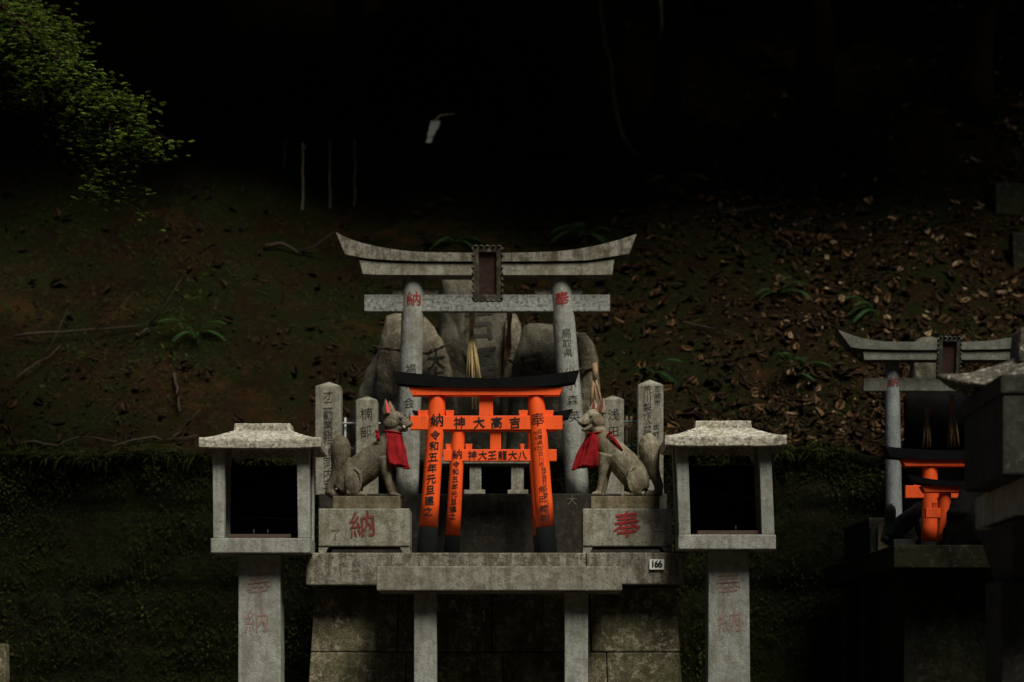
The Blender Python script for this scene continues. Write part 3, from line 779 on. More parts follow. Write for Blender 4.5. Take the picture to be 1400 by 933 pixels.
# thin rail lying under the tie beam, seen below it
mb = MB(); mb.box(PX(607, OY), PX(760, OY), OY - .012, OY + .012, PZ(590.5, OY), PZ(588, OY), .001); mb.build('under_strip', 'orange', t1)
def N(ch, px, py, sz, Y): return (ch, PX(px, Y), PZ(py, Y), sz * Q(Y))
lettering([N(c, x, 578, 16.5, Yn1) for c, x in zip('神大高吉', (628.5, 655, 679, 704))], front(Yn1), 'ink', tie1, .02, 0, .03)
lettering([N('納', 598, 576, 19, OY)] + pcol('令和五年元旦建之', lambda py: 596 - (py - 590) * 11 / 120, 589, 708, OY, 13.5), c1[0][1], 'ink', c1[0][0], .02, .01, .03)
lettering([N('奉', 735, 575, 20, OY)] + pcol('兵庫県加古川市', lambda py: 737.5 + (py - 590) * .06, 588, 640, OY, 7.5) + pcol('加古川町', lambda py: 731.5 + (py - 590) * .06, 590, 618, OY, 6)
          + pcol('株式会社大正堂', lambda py: 743 + (py - 640) * .08, 640, 682, OY, 7.5) + pcol('代表取締役', lambda py: 746.5 + (py - 684) * .08, 684, 717, OY, 7)
          + pcol('角田義昌', lambda py: 740 + (py - 660) * .06, 664, 716, OY, 10), c1[1][1], 'ink', c1[1][0], 0, .008, .012)
OY2 = 7.08
kt2 = [(575, 580), (610, 584), (675, 587), (730, 584), (775, 578)]
kb2 = [(582, 590), (612, 593), (675, 595), (730, 593), (769, 589)]
t2, c2, tie2, Yn2 = orange_torii('smaller vermilion torii standing close behind the front one', OY2, [(563, 561), (610, 566), (670, 568), (735, 566), (783, 559)], [(570, 572), (612, 576), (670, 577), (735, 576), (777, 571)],
    (583, 772, 577, 584), [(627, 619), (729.5, 739.5)], (9.3, 10),
    (606, 761, 614.5, 630.5), (670, 685), SZ, 733, None, [(610, 618), (637, 645), (712, 716), (740, 748)])
lettering([N(c, x, 622.5, 13, Yn2) for c, x in zip('神大王龍大八', (646, 660, 673, 687, 701, 714))], front(Yn2), 'ink', tie2, .012, 0, .03)
lettering([N('納', 625.5, 622, 14, OY2)] + pcol('令和五年元旦建之', lambda py: 624.5 - (py - 630) * .07, 631, 712, OY2, 9.5), c2[0][1], 'ink', c2[0][0], .012, .01, .03)

# ------------------------------------------------------------------ fox pedestals
PY_ = 6.33
def pedestal(label, a, c, pa, pb, ch, extra, cxp):
    cx = (a + c) / 2
    t = thing('fox_pedestal', label, 'pedestal', (PX(cx, PY_), PY_ + .2, SZ), 'fox pedestals')
    z0 = SZ + .001; zf = PZ(747, PY_)
    mb = MB(); mb.box(PX(a, PY_), PX(c, PY_), PY_, PY_ + .27, zf, PZ(695.5, PY_), .005); b = mb.build('block', 'granite', t)
    for x in (a, c - 14):
        for yy in (PY_ + .006, PY_ + .2):
            mb = MB(); o1 = 0 if x == a else .03; o2 = .03 if x == a else 0
            xa, xb = PX(x, PY_), PX(x + 14, PY_)
            mb.hexa([(xa + o1 * .6, yy, z0), (xb - o2 * .6, yy, z0), (xb - o2 * .6, yy + .06, z0), (xa + o1 * .6, yy + .06, z0), (xa, yy, zf - .001), (xb, yy, zf - .001), (xb, yy + .06, zf - .001), (xa, yy + .06, zf - .001)], .002)
            mb.build('foot', 'granite', t)
    mb = MB(); Yp = PY_ + .05; mb.box(PX(pa, Yp), PX(pb, Yp), Yp, Yp + .20, PZ(695.5, PY_) + .001, PZ(678.5, Yp), .004); mb.build('plinth', 'plinth', t)
    lettering([(ch, PX(cxp, PY_), PZ(717, PY_), 38 * Q(PY_))] , front(PY_), 'dark_red' if ch == '納' else 'red_ink', b, .008 if ch == '納' else .014, 0, .03)
    if extra: lettering([(c_, PX(x, PY_), PZ(y, PY_), s * Q(PY_)) for c_, x, y, s in extra], front(PY_), 'faint', b, 0, 0, .03)
    return PZ(678.5, Yp)
FZ = pedestal('stone block pedestal with dull red character under the fox with closed mouth', 435.5, 560, 455, 546.5, '納', [('了', 459, 731, 16)], 496)
pedestal('stone block pedestal with bright red character under the tan fox', 797, 919, 808, 902, '奉', [], 857)

# ------------------------------------------------------------------ foxes
S = Q(6.55) / 4.9125                       # metres per unit of the sketches below
def fox(label, root_loc, face, d, mat, lining):
    t = thing('fox_statue', label, 'statue', root_loc, 'seated stone foxes')
    sg = face
    ox = d['ox']
    def q(x, z, y=0): return Vector((sg * (x - ox) * S, y * S, (880 - z) * S))
    mb = MB()
    def loft(rows, n=18, fat=1):
        mb.tube([q(r[0], r[1], r[4] if len(r) > 4 else 0) for r in rows], [(fat * r[2] * S, fat * (r[3] if len(r) > 3 and r[3] else r[2]) * S) for r in rows], n)
    def ell(x, z, y, rx, rz, ry, rot=0):
        mb.ball(q(x, z, y), (rx * S, ry * S, rz * S), 18, Matrix.Rotation(-sg * rot, 4, 'Y'))
    loft(d['torso'], fat=1.05); loft(d['tail'], fat=1.06)
    for y in (-1, 1):
        ell(d['haunch'][0], d['haunch'][1], y * 70, d['haunch'][2], d['haunch'][3], 34, d['haunch'][4])
        loft([(a, b, r, r, y * 66) for a, b, r in d['hind']])
        a, b, r = d['hind'][-1]; ell(a - 8, b - 2, y * 66, 28, 20, 24)
        for k in (-1, 0, 1): ell(a + 8, b + 4, y * 66 + k * 13, 16, 13, 8)
        off = 0 if y < 0 else d.get('faroff', 12)
        loft([(a + off, b, r, r * .92, y * 36) for a, b, r in d['front']])
        a, b, r = d['front'][-1]; ell(a + 14 + off, b + 12, y * 38, 36, 17, 25)
        for k in (-1, 0, 1): ell(a + 36 + off, b + 15, y * 38 + k * 14, 15, 13, 8)
    for y in (-1, 1):                                              # carved rim in front of the thigh
        hx0, hz0, hr, hh, _ = d['haunch']
        loft([(hx0 + hr * .2, hz0 - hh * .92, 5, 7, y * 88), (hx0 + hr * .75, hz0 - hh * .62, 8, 9, y * 92), (hx0 + hr * 1.0, hz0 - hh * .1, 9, 10, y * 92), (hx0 + hr * .85, hz0 + hh * .4, 8, 9, y * 90), (hx0 + hr * .5, hz0 + hh * .75, 5, 7, y * 86)], 10)
    # head in its own frame, turned about the neck
    hx, hzz = d['head']; hy = d.get('heady', 0); yaw = d['yaw']
    R = Matrix.Rotation(-yaw if sg > 0 else yaw, 4, 'Z')
    hc = q(hx, hzz, hy)
    S1 = S * 1.1
    def h(x, y, z): return hc + R @ Vector((sg * x * S1, y * S1, z * S1))
    def hell(x, y, z, rx, ry, rz, pitch=0): mb.ball(h(x, y, z), (rx * S1, ry * S1, rz * S1), 18, R @ Matrix.Rotation(sg * pitch, 4, 'Y'))
    def hloft(rows, n=16): mb.tube([h(r[0], r[2] if len(r) > 4 else 0, r[1]) for r in rows], [(r[-2] * S1, r[-1] * S1) for r in rows], n)
    hell(0, 0, 0, 66, 56, 56)
    hloft([(20, -2, 46, 44), (50, -12, 38, 36), (80, -24, 27, 26), (106, -32, 17, 16), (114, -34, 9, 9)])
    hell(110, 0, -26, 11, 12, 9)                                   # nose
    dj = d['jaw']
    hloft([(10, -40, 34, 36), (45, -52 - dj * .4, 22, 26), (72, -58 - dj, 14, 18), (88, -58 - dj * 1.15, 7, 9)])
    for y in (-1, 1):
        hell(-12, y * 42, -26, 46, 20, 34)                         # cheek
        hell(34, y * 30, 20, 30, 14, 11, .5)                       # brow
        hell(66, y * 20, -34, 34, 9, 10, .28)                      # lip
        # ear
        e0 = Vector((-30, y * 34, 30)); e1 = Vector((-42, y * 44, d['ear']))
        pts = [e0.lerp(e1, s) for s in (0, .25, .5, .75, 1)]
        rr = [(38, 24), (36, 19), (28, 14), (15, 9), (2, 2)]
        mb.tube([h(*p) for p in pts], [(a * S, b_ * S) for a, b_ in rr], 14)
    bm = mb.bm
    bmesh.ops.recalc_face_normals(bm, faces=bm.faces)
    tmp = bpy.data.meshes.new('fox'); bm.to_mesh(tmp); bm.free()
    o = bpy.data.objects.new('body', tmp); COL.objects.link(o)
    r = o.modifiers.new('r', 'REMESH'); r.mode = 'VOXEL'; r.voxel_size = .0036
    sm = o.modifiers.new('s', 'SMOOTH'); sm.factor = .5; sm.iterations = 3
    bpy.context.view_layer.update()
    me = bpy.data.meshes.new_from_object(o.evaluated_get(bpy.context.evaluated_depsgraph_get()))
    o.modifiers.clear(); o.data = me; bpy.data.meshes.remove(tmp)
    me.materials.clear(); me.materials.append(M[mat])
    for p in me.polygons: p.use_smooth = True
    o.parent = t
    # painted inner ears: thin leaf-shaped shells on the ear fronts
    for y in (-1, 1):
        e = MB(); e0 = Vector((-30, y * 34, 36)); e1 = Vector((-41, y * 44, d['ear'] - 6)); n = 10; L, Rr = [], []
        fx, fy = (.5, -.86) if y < 0 else (.86, -.5)
        if d.get('earfwd'): fx, fy = .80, -.6
        tang = Vector((-fy, fx, 0))
        for i in range(n + 1):
            s = i / n; c = e0.lerp(e1, s); w = 19 * (1 - s) ** .8 * (1 - .35 * (1 - s) ** 6); dep = (29 - 25 * s)
            f = Vector((fx, fy, 0)) * dep
            L.append(h(*(c + f * .93 - tang * w * .8))); Rr.append(h(*(c + f * .93 + tang * w * .8)))
            
        for i in range(n):
            mid0 = (L[i] + Rr[i]) / 2; 
            e.face([L[i], Rr[i], Rr[i + 1], L[i + 1]])
        bmesh.ops.remove_doubles(e.bm, verts=e.bm.verts, dist=1e-5)
        bmesh.ops.solidify(e.bm, geom=e.bm.faces[:], thickness=.002)
        e.build('ear_lining', lining, t, local=True)
    for y in (-1, 1):
        e = MB(); e.ball(h(46, y * 37, 6), (19 * S, 6 * S, 7 * S), 12, R @ Matrix.Rotation(sg * .45, 4, 'Y')); e.build('eye', 'carve', t, local=True)
    if d.get('ball'):
        e = MB(); e.ball(h(70, -22, -48), 13 * S, 14); e.build('jewel', 'roof_stone', t, local=True)
    if d.get('open'):
        e = MB(); e.tube([h(40, 0, -47), h(70, 0, -52), h(92, 0, -52)], [(9 * S, 30 * S), (7 * S, 22 * S), (4 * S, 12 * S)], 12); e.build('mouth_shadow', 'carve', t, local=True)
    if d.get('bare'): return t
    # bib
    nx, nz, nr = d['bib_neck']; hem = d['bib_hem']; e = MB(); NU, NV = 40, 22; G = []
    for j in range(NV + 1):
        v = j / NV; row = []
        for i in range(NU + 1):
            a = (i / NU * 2 - 1) * math.radians(d['bib_span'])
            am = a * (1 - .12 * v)
            fl_ = d['flare']
            rx = nr + fl_ * v ** .8 * (1 if math.cos(a) > 0 else .6); ry = nr * .92 + (d['flare_y']) * v
            fold = (6 + 15 * v) * v ** .5 * math.sin(a * d['folds'] + d['ph'] + .5 * math.sin(v * 4)) + 7 * v * math.sin(a * 11 + 1.3 + 2 * v) + 12 * noise.noise((a * 2, v * 3, ox))
            x = nx + (rx + fold) * math.cos(am) + d['drift'] * v
            y = (ry + fold) * math.sin(am) * (1 + .0 * v)
            z = nz + v * (hem + 10 * math.cos(a * 2) + 20 * noise.noise((a * 3, 5, ox))) + (1 - v) * (14 * math.cos(a) )
            row.append(e.bm.verts.new(q(x, z, y)))
        G.append(row)
    for j in range(NV):
        for i in range(NU):
            f = e.bm.faces.new((G[j][i], G[j][i + 1], G[j + 1][i + 1], G[j + 1][i])); f.smooth = True
    bmesh.ops.recalc_face_normals(e.bm, faces=e.bm.faces)
    bmesh.ops.solidify(e.bm, geom=e.bm.faces[:], thickness=.0025)
    bib = e.build('bib', 'cloth', t, local=True)
    e = MB()
    ring = [q(nx + (nr + 3) * math.cos(a * .2618), nz + 8 * math.cos(a * .2618), (nr * .92 + 3) * math.sin(a * .2618)) for a in range(25)]
    e.tube(ring, [5 * S] * 25, 8, cap=False)
    bx_, bz_ = d['bow']
    for dx, dz, L_ in d['tails']:
        p0 = q(bx_, bz_, -nr * .9 - 6); p1 = q(bx_ + dx, bz_ + dz, -nr * .9 - 16)
        pm = p0.lerp(p1, .5) + Vector((0, -.006, .008))
        e.tube([p0, pm, p1], [(5 * S, 4 * S), (L_ * S, 5 * S), (L_ * .9 * S, 3 * S)], 10)
    e.ball(q(bx_, bz_, -nr * .9 - 8), (11 * S, 8 * S, 10 * S), 12)
    e.build('bib_tie', 'cloth', bib, local=True)
    return t
FY = PY_ + .05 + .095
L = dict(ox=400,
    torso=[(225, 835, 52, 66), (262, 790, 78, 78), (320, 730, 98, 84), (395, 672, 102, 84), (465, 610, 92, 78), (520, 555, 76, 66), (552, 500, 62, 56), (572, 440, 54, 50), (576, 400, 46, 44)],
    tail=[(245, 862, 36), (190, 866, 36), (152, 842, 34), (160, 800, 32), (186, 755, 34), (206, 705, 42), (220, 645, 56), (226, 585, 64), (226, 530, 62), (224, 490, 46), (222, 468, 22), (222, 460, 6)],
    haunch=(310, 785, 60, 98, .12), hind=[(270, 850, 26), (330, 862, 21), (388, 866, 19)],
    front=[(500, 620, 52), (518, 690, 40), (540, 760, 30), (555, 820, 25), (566, 852, 23)],
    head=(582, 362), yaw=math.radians(14), jaw=4, ear=126, ball=True,
    bib_neck=(570, 445, 60), bib_hem=232, bib_span=128, flare=42, flare_y=34, folds=6, ph=.4, drift=0, bow=(478, 462), tails=[(-16, -12, 16), (-8, 26, 16), (4, 50, 13)])
fox('dark brown stone fox facing right with red bib, left of the orange torii', (PX(420 + 400 / 4.9125, FY), FY, FZ + .001), 1, L, 'fox_brown', 'lining')
def mir(x): return 786 - x
R_ = dict(ox=mir(400),
    torso=[(mir(535), 835, 48, 62), (mir(510), 790, 74, 74), (mir(470), 730, 92, 80), (mir(415), 660, 94, 80), (mir(350), 592, 86, 74), (mir(295), 535, 74, 64), (mir(252), 478, 60, 54), (mir(225), 420, 52, 48), (mir(212), 380, 44, 42)],
    tail=[(mir(545), 860, 34), (mir(600), 866, 32), (mir(640), 846, 30), (mir(640), 800, 30), (mir(622), 752, 33), (mir(602), 700, 42), (mir(586), 640, 58), (mir(576), 580, 68), (mir(574), 530, 66), (mir(572), 485, 50), (mir(572), 458, 24), (mir(572), 449, 6)],
    haunch=(mir(488), 775, 62, 100, .1), hind=[(mir(520), 850, 24), (mir(455), 862, 19), (mir(405), 866, 17)],
    front=[(mir(290), 600, 56), (mir(270), 665, 40), (mir(262), 740, 26), (mir(252), 800, 23), (mir(240), 846, 21)], faroff=-26,
    head=(mir(205), 352), yaw=math.radians(36), jaw=16, ear=128, open=True, earfwd=True,
    bib_neck=(mir(222), 452, 60), bib_hem=232, bib_span=112, flare=84, flare_y=10, folds=5, ph=1.2, drift=6, bow=(mir(300), 468), tails=[(-26, -8, 13), (-52, 58, 14), (-92, 108, 12)])
fox('tan stone fox with open mouth facing left, red bib tied behind its neck', (PX(770 + 400 / 4.9125, FY), FY, FZ + .001), -1, R_, 'fox_tan', 'lining_dark')

# ------------------------------------------------------------------ inscribed posts and rails on the step
def post(label, px0, px1, ptop, psh, Y, chars, lean=0):
    t = thing('stone_post', label, 'post', (PX((px0 + px1) / 2, Y), Y, TZ), 'inscribed stone posts')
    x0, x1 = PX(px0, Y), PX(px1, Y); d = x1 - x0; z0, z1, z2 = TZ + .001, PZ(psh, Y), PZ(ptop, Y)
    mb = MB(); B = [(x0, Y, z0), (x1, Y, z0), (x1, Y + d, z0), (x0, Y + d, z0)]
    T = [(x0, Y, z1), (x1, Y, z1), (x1, Y + d, z1), (x0, Y + d, z1)]
    v = [mb.bm.verts.new(p) for p in B + T]; ap = mb.bm.verts.new(((x0 + x1) / 2, Y + d / 2, z2 + .012))
    fs = [mb.bm.faces.new([v[i] for i in ix]) for ix in ((3, 2, 1, 0), (0, 1, 5, 4), (1, 2, 6, 5), (2, 3, 7, 6), (3, 0, 4, 7))]
    fs += [mb.bm.faces.new((v[4 + i], v[4 + (i + 1) % 4], ap)) for i in range(4)]
    bmesh.ops.bevel(mb.bm, geom=list({e for f in fs for e in f.edges}), offset=.004, segments=2, affect='EDGES')
    s = mb.build('shaft', 'granite', t)
    lettering(chars(Y), front(Y), 'carve', s, .0, 0, .03)
post('tallest inscribed stone post on the left, behind the brown fox tail', 431, 466, 523, 528, 7.42, lambda Y: pcol('才二勧業銀行西河内支', 448.5, 534, 668, Y, 14.5))
post('short inscribed stone post behind the back of the brown fox', 486.5, 516, 543, 547, 7.5, lambda Y: [N('楠', 501, 566, 18, Y), N('部', 500, 590, 17, Y)])
post('short inscribed stone post behind the neck of the tan fox', 824, 853, 542, 546, 7.5, lambda Y: [N('浅', 839, 567, 17, Y), N('田', 839, 590, 16, Y)])
post('tallest inscribed stone post on the right, behind the tan fox tail', 872, 907, 520, 526, 7.42, lambda Y: pcol('荒川製作公社', 885, 527, 598, Y, 12.5) + pcol('尼崎市', 899, 527, 556, Y, 9) + pcol('本町', 897, 579, 600, Y, 10))
for lb, a, c, ys, mt in (('pale metal rail between the two left inscribed posts', 456, 520, (579, 613), 'metal'), ('green metal rail between the two right inscribed posts', 838, 880, (577, 611), 'teal')):
    Y = 7.62; t = thing('metal_rail', lb, 'rail', (PX((a + c) / 2, Y), Y, TZ), 'metal rails on the step')
    for y in ys:
        mb = MB(); mb.tube([P(a, y, Y), P(c, y, Y)], .0055, 10); mb.build('bar', mt, t)
    for x in ((a + 16, a + 50) if mt == 'metal' else (857, 863)):
        mb = MB(); p = P(x, ys[0], Y + .02); mb.tube([Vector((p.x, p.y, TZ)), p + Vector((0, 0, .03))], .006, 8); mb.build('upright', 'metal' if mt == 'metal' else 'pole', t)

# ------------------------------------------------------------------ rough standing stones behind the torii
def boulder(label, outline, Y, depth, mat, name='standing_stone', group='rough standing stones behind the torii'):
    """an upright natural stone: outline as seen, full rounded body behind it"""
    xs = [PX(p[0], Y) for p in outline]; zs = [PZ(p[1], Y) for p in outline]
    cx = sum(xs) / len(xs); zb = min(zs)
    t = thing(name, label, 'stone', (cx, Y, zb), group)
    # resample outline
    pts = [Vector((x, 0, z)) for x, z in zip(xs, zs)]; n = 64; Ls = [0]
    cl = pts + [pts[0]]
    for a, c in zip(cl, cl[1:]): Ls.append(Ls[-1] + (c - a).length)
    ring = []
    for i in range(n):
        d = Ls[-1] * i / n; k = max(j for j in range(len(Ls) - 1) if Ls[j] <= d); ring.append(cl[k].lerp(cl[k + 1], (d - Ls[k]) / (Ls[k + 1] - Ls[k])))
    c0 = sum(ring, Vector()) / n
    bm = bmesh.new(); R = []
    prof = [(.0, -.50), (.25, -.49), (.5, -.47), (.72, -.43), (.87, -.36), (.96, -.24), (1.0, -.08), (.99, .1), (.92, .28), (.75, .42), (.4, .5)]
    for s, dy in prof:
        row = []
        for p in ring:
            q = c0.lerp(p, s); q.y = Y + depth * (.5 + dy)
            nn = Vector((q.x * 5, q.y * 5, q.z * 5)); q.y += .05 * noise.noise(nn) + .02 * noise.noise(nn * 3)
            if s > .9: q += (p - c0).normalized() * (.012 * noise.noise(nn * 2.5) + .006 * noise.noise(nn * 6))
            row.append(q)
        R.append(row)
    V = [[bm.verts.new(p) for p in r] for r in R[1:]]; f0 = bm.verts.new(R[0][0])
    for i in range(n):
        bm.faces.new((f0, V[0][(i + 1) % n], V[0][i])).smooth = True
    for a, c in zip(V, V[1:]):
        for i in range(n): bm.faces.new((a[i], a[(i + 1) % n], c[(i + 1) % n], c[i])).smooth = True
    bm.faces.new(V[-1])
    mb = MB(); mb.bm.free(); mb.bm = bm
    o = mb.build('rock_body', mat, t); return t, o, Y
def rockface(o, parent, Y, depth):
    from mathutils.bvhtree import BVHTree
    bv = BVHTree.FromObject(o, bpy.context.evaluated_depsgraph_get()); off = wpos(parent)
    def fn(u, v):
        h = bv.ray_cast(Vector((u, Y - 3, v)) - off, Vector((0, 1, 0)))
        return (u, (h[0].y + off.y - .003) if h[0] else Y, v)
    return fn
bpy.context.view_layer.update()
def inscr(t, o, Y, chars, mat='carve', bold=.02):
    bpy.context.view_layer.update()
    lettering(chars, rockface(o, t, Y, 0), mat, o, bold, .02, .05)
a, b_, Y = boulder('pale pointed standing stone behind the left torii pillar, bound with rope', [(527, 428), (545, 419), (570, 421), (592, 440), (608, 472), (620, 510), (628, 560), (630, 640), (505, 640), (506, 580), (510, 520), (514, 470)], 8.0, .3, 'rock_pale')
inscr(a, b_, Y, [N('大', 596, 492, 26, Y), N('上', 597, 512, 24, Y)])
a, b_, Y = boulder('tall central standing stone carved with large dark characters behind the plaque', [(603, 372), (640, 366), (680, 372), (694, 400), (700, 470), (704, 560), (706, 640), (592, 640), (592, 560), (596, 470), (600, 410)], 8.1, .3, 'rock')
inscr(a, b_, Y, [N('石', 655, 444, 44, Y), N('福', 658, 496, 44, Y)], bold=.03)
a, b_, Y = boulder('narrow pointed pale stone right of the straw tassel', [(690, 436), (697, 425), (706, 428), (713, 442), (714, 500), (712, 640), (684, 640), (686, 520)], 8.05, .16, 'rock_pale')
a, b_, Y = boulder('broad flat-topped standing stone carved with a dark character behind the right torii pillar', [(716, 442), (726, 434), (745, 438), (770, 440), (795, 450), (812, 470), (818, 500), (822, 560), (826, 640), (690, 640), (694, 560), (698, 500), (706, 470)], 7.95, .34, 'rock')
inscr(a, b_, Y, [N('白', 726, 494, 36, Y), N('一', 726, 522, 30, Y)], bold=.04)
a, b_, Y = boulder('narrow pale rounded stone at the right end of the standing stones', [(786, 452), (800, 452), (812, 466), (819, 490), (820, 520), (826, 560), (828, 640), (780, 640), (782, 520)], 7.88, .22, 'rock_pale')
# dim boulder behind the left group
boulder('dim brown boulder at the left behind the pale pointed stone', [(500, 500), (520, 470), (545, 480), (560, 520), (562, 640), (470, 640), (480, 560)], 8.22, .24, 'rock')

# ropes round the stones and straw tassels
def rope(label, pts, r, mat='rope', twist=True):
    p = [P(x, y, Y) for x, y, Y in pts]; t = thing('rope', label, 'rope', p[0], 'ropes round the standing stones'); mb = MB()
    fine = []
    for a, c in zip(p, p[1:]):
        for s in range(10): fine.append(a.lerp(c, s / 10))
    fine.append(p[-1])
    for ph in (0, 3.14):
        mb.tube([q + Vector((0, -.7 * r * math.cos(i * .8 + ph), .7 * r * math.sin(i * .8 + ph))) for i, q in enumerate(fine)], r * .75, 7)
    mb.build('strand', mat, t)
    mb = MB(); q = p[len(p) // 2]; mb.ball(q + Vector((0, -.012, 0)), (r * 2, r * 1.8, r * 1.9), 10); mb.tube([q, q + Vector((.02, -.02, .02)), q + Vector((.045, -.02, .03))], [r * .7, r * .5, r * .3], 6); mb.build('knot', mat, t)
rope('dark rope tied round the pale pointed stone', [(508, 474, 7.98), (550, 480, 7.93), (585, 484, 7.94), (606, 474, 7.95), (618, 468, 8.0)], .006)
rope('frayed rope tied round the broad stone on the right', [(695, 492, 7.95), (712, 504, 7.9), (740, 510, 7.88), (790, 505, 7.84), (818, 503, 7.9)], .007)
def tassel(label, px, py, Y, strands, mat, topmat='straw'):
    b = P(px, py, Y); t = thing('straw_tassel', label, 'tassel', b, 'straw tassels hanging from the rope')
    mb = MB(); mb.tube([b + Vector((0, 0, .045)), b + Vector((.003, 0, 0)), b + Vector((0, 0, -.06))], [.012, .016, .010], 10); mb.build('binding', topmat, t)
    mb = MB()
    for x, y, r in strands:
        e = P(x, y, Y - U(-.03, .03)); m = b.lerp(e, .5) + Vector((U(-.004, .004), U(-.01, .01), 0))
        mb.tube([b + Vector((0, 0, -.03)), m, e], [r * .7, r, r * .8], 6)
    mb.build('straw', mat, t)
tassel('straw tassel with long pale strands hanging behind the plaque', 644.5, 436, 7.75, [(637.5, 522, .006), (646, 560, .005), (649, 524, .007), (653.5, 522, .007), (641, 524, .004), (657, 560, .004), (660, 540, .004), (656, 520, .004), (651, 560, .005)], 'straw')
tassel('short brown straw tassel hanging beside the narrow pointed stone', 696, 432, 7.8, [(690, 492, .009), (693, 500, .008), (695.5, 488, .011), (698, 478, .009), (691.5, 480, .008)], 'straw_old', 'straw_old')
tassel('bundle of pale straw hanging behind the tan fox ears', 813, 508, 7.75, [(808, 556, .009), (813, 575, .010), (817, 570, .008), (822, 550, .008), (826, 566, .006), (810, 580, .007)], 'straw_old', 'straw_old')
b = P(693, 395, 7.72); t = thing('rope_knot', 'golden coiled rope knot just right of the plaque', 'rope', b)
mb = MB()
for k in range(4):
    c = b + Vector((U(-.012, .012), U(-.01, .01), .012 * (k - 1.5)))
    mb.tube([c + Vector((.027 * math.cos(a * .5236 + k), .02 * math.sin(a * .5236 + k), .012 * math.sin(a * .5236 * (1 + k % 2)))) for a in range(12)], [.008] * 12, 8)
mb.build('coil', 'straw', t)
mb = MB(); mb.tube([b, b + Vector((-.02, .0, -.035)), b + Vector((.02, .02, -.07))], [.008, .006, .004], 7); mb.build('loose_end', 'straw', t)

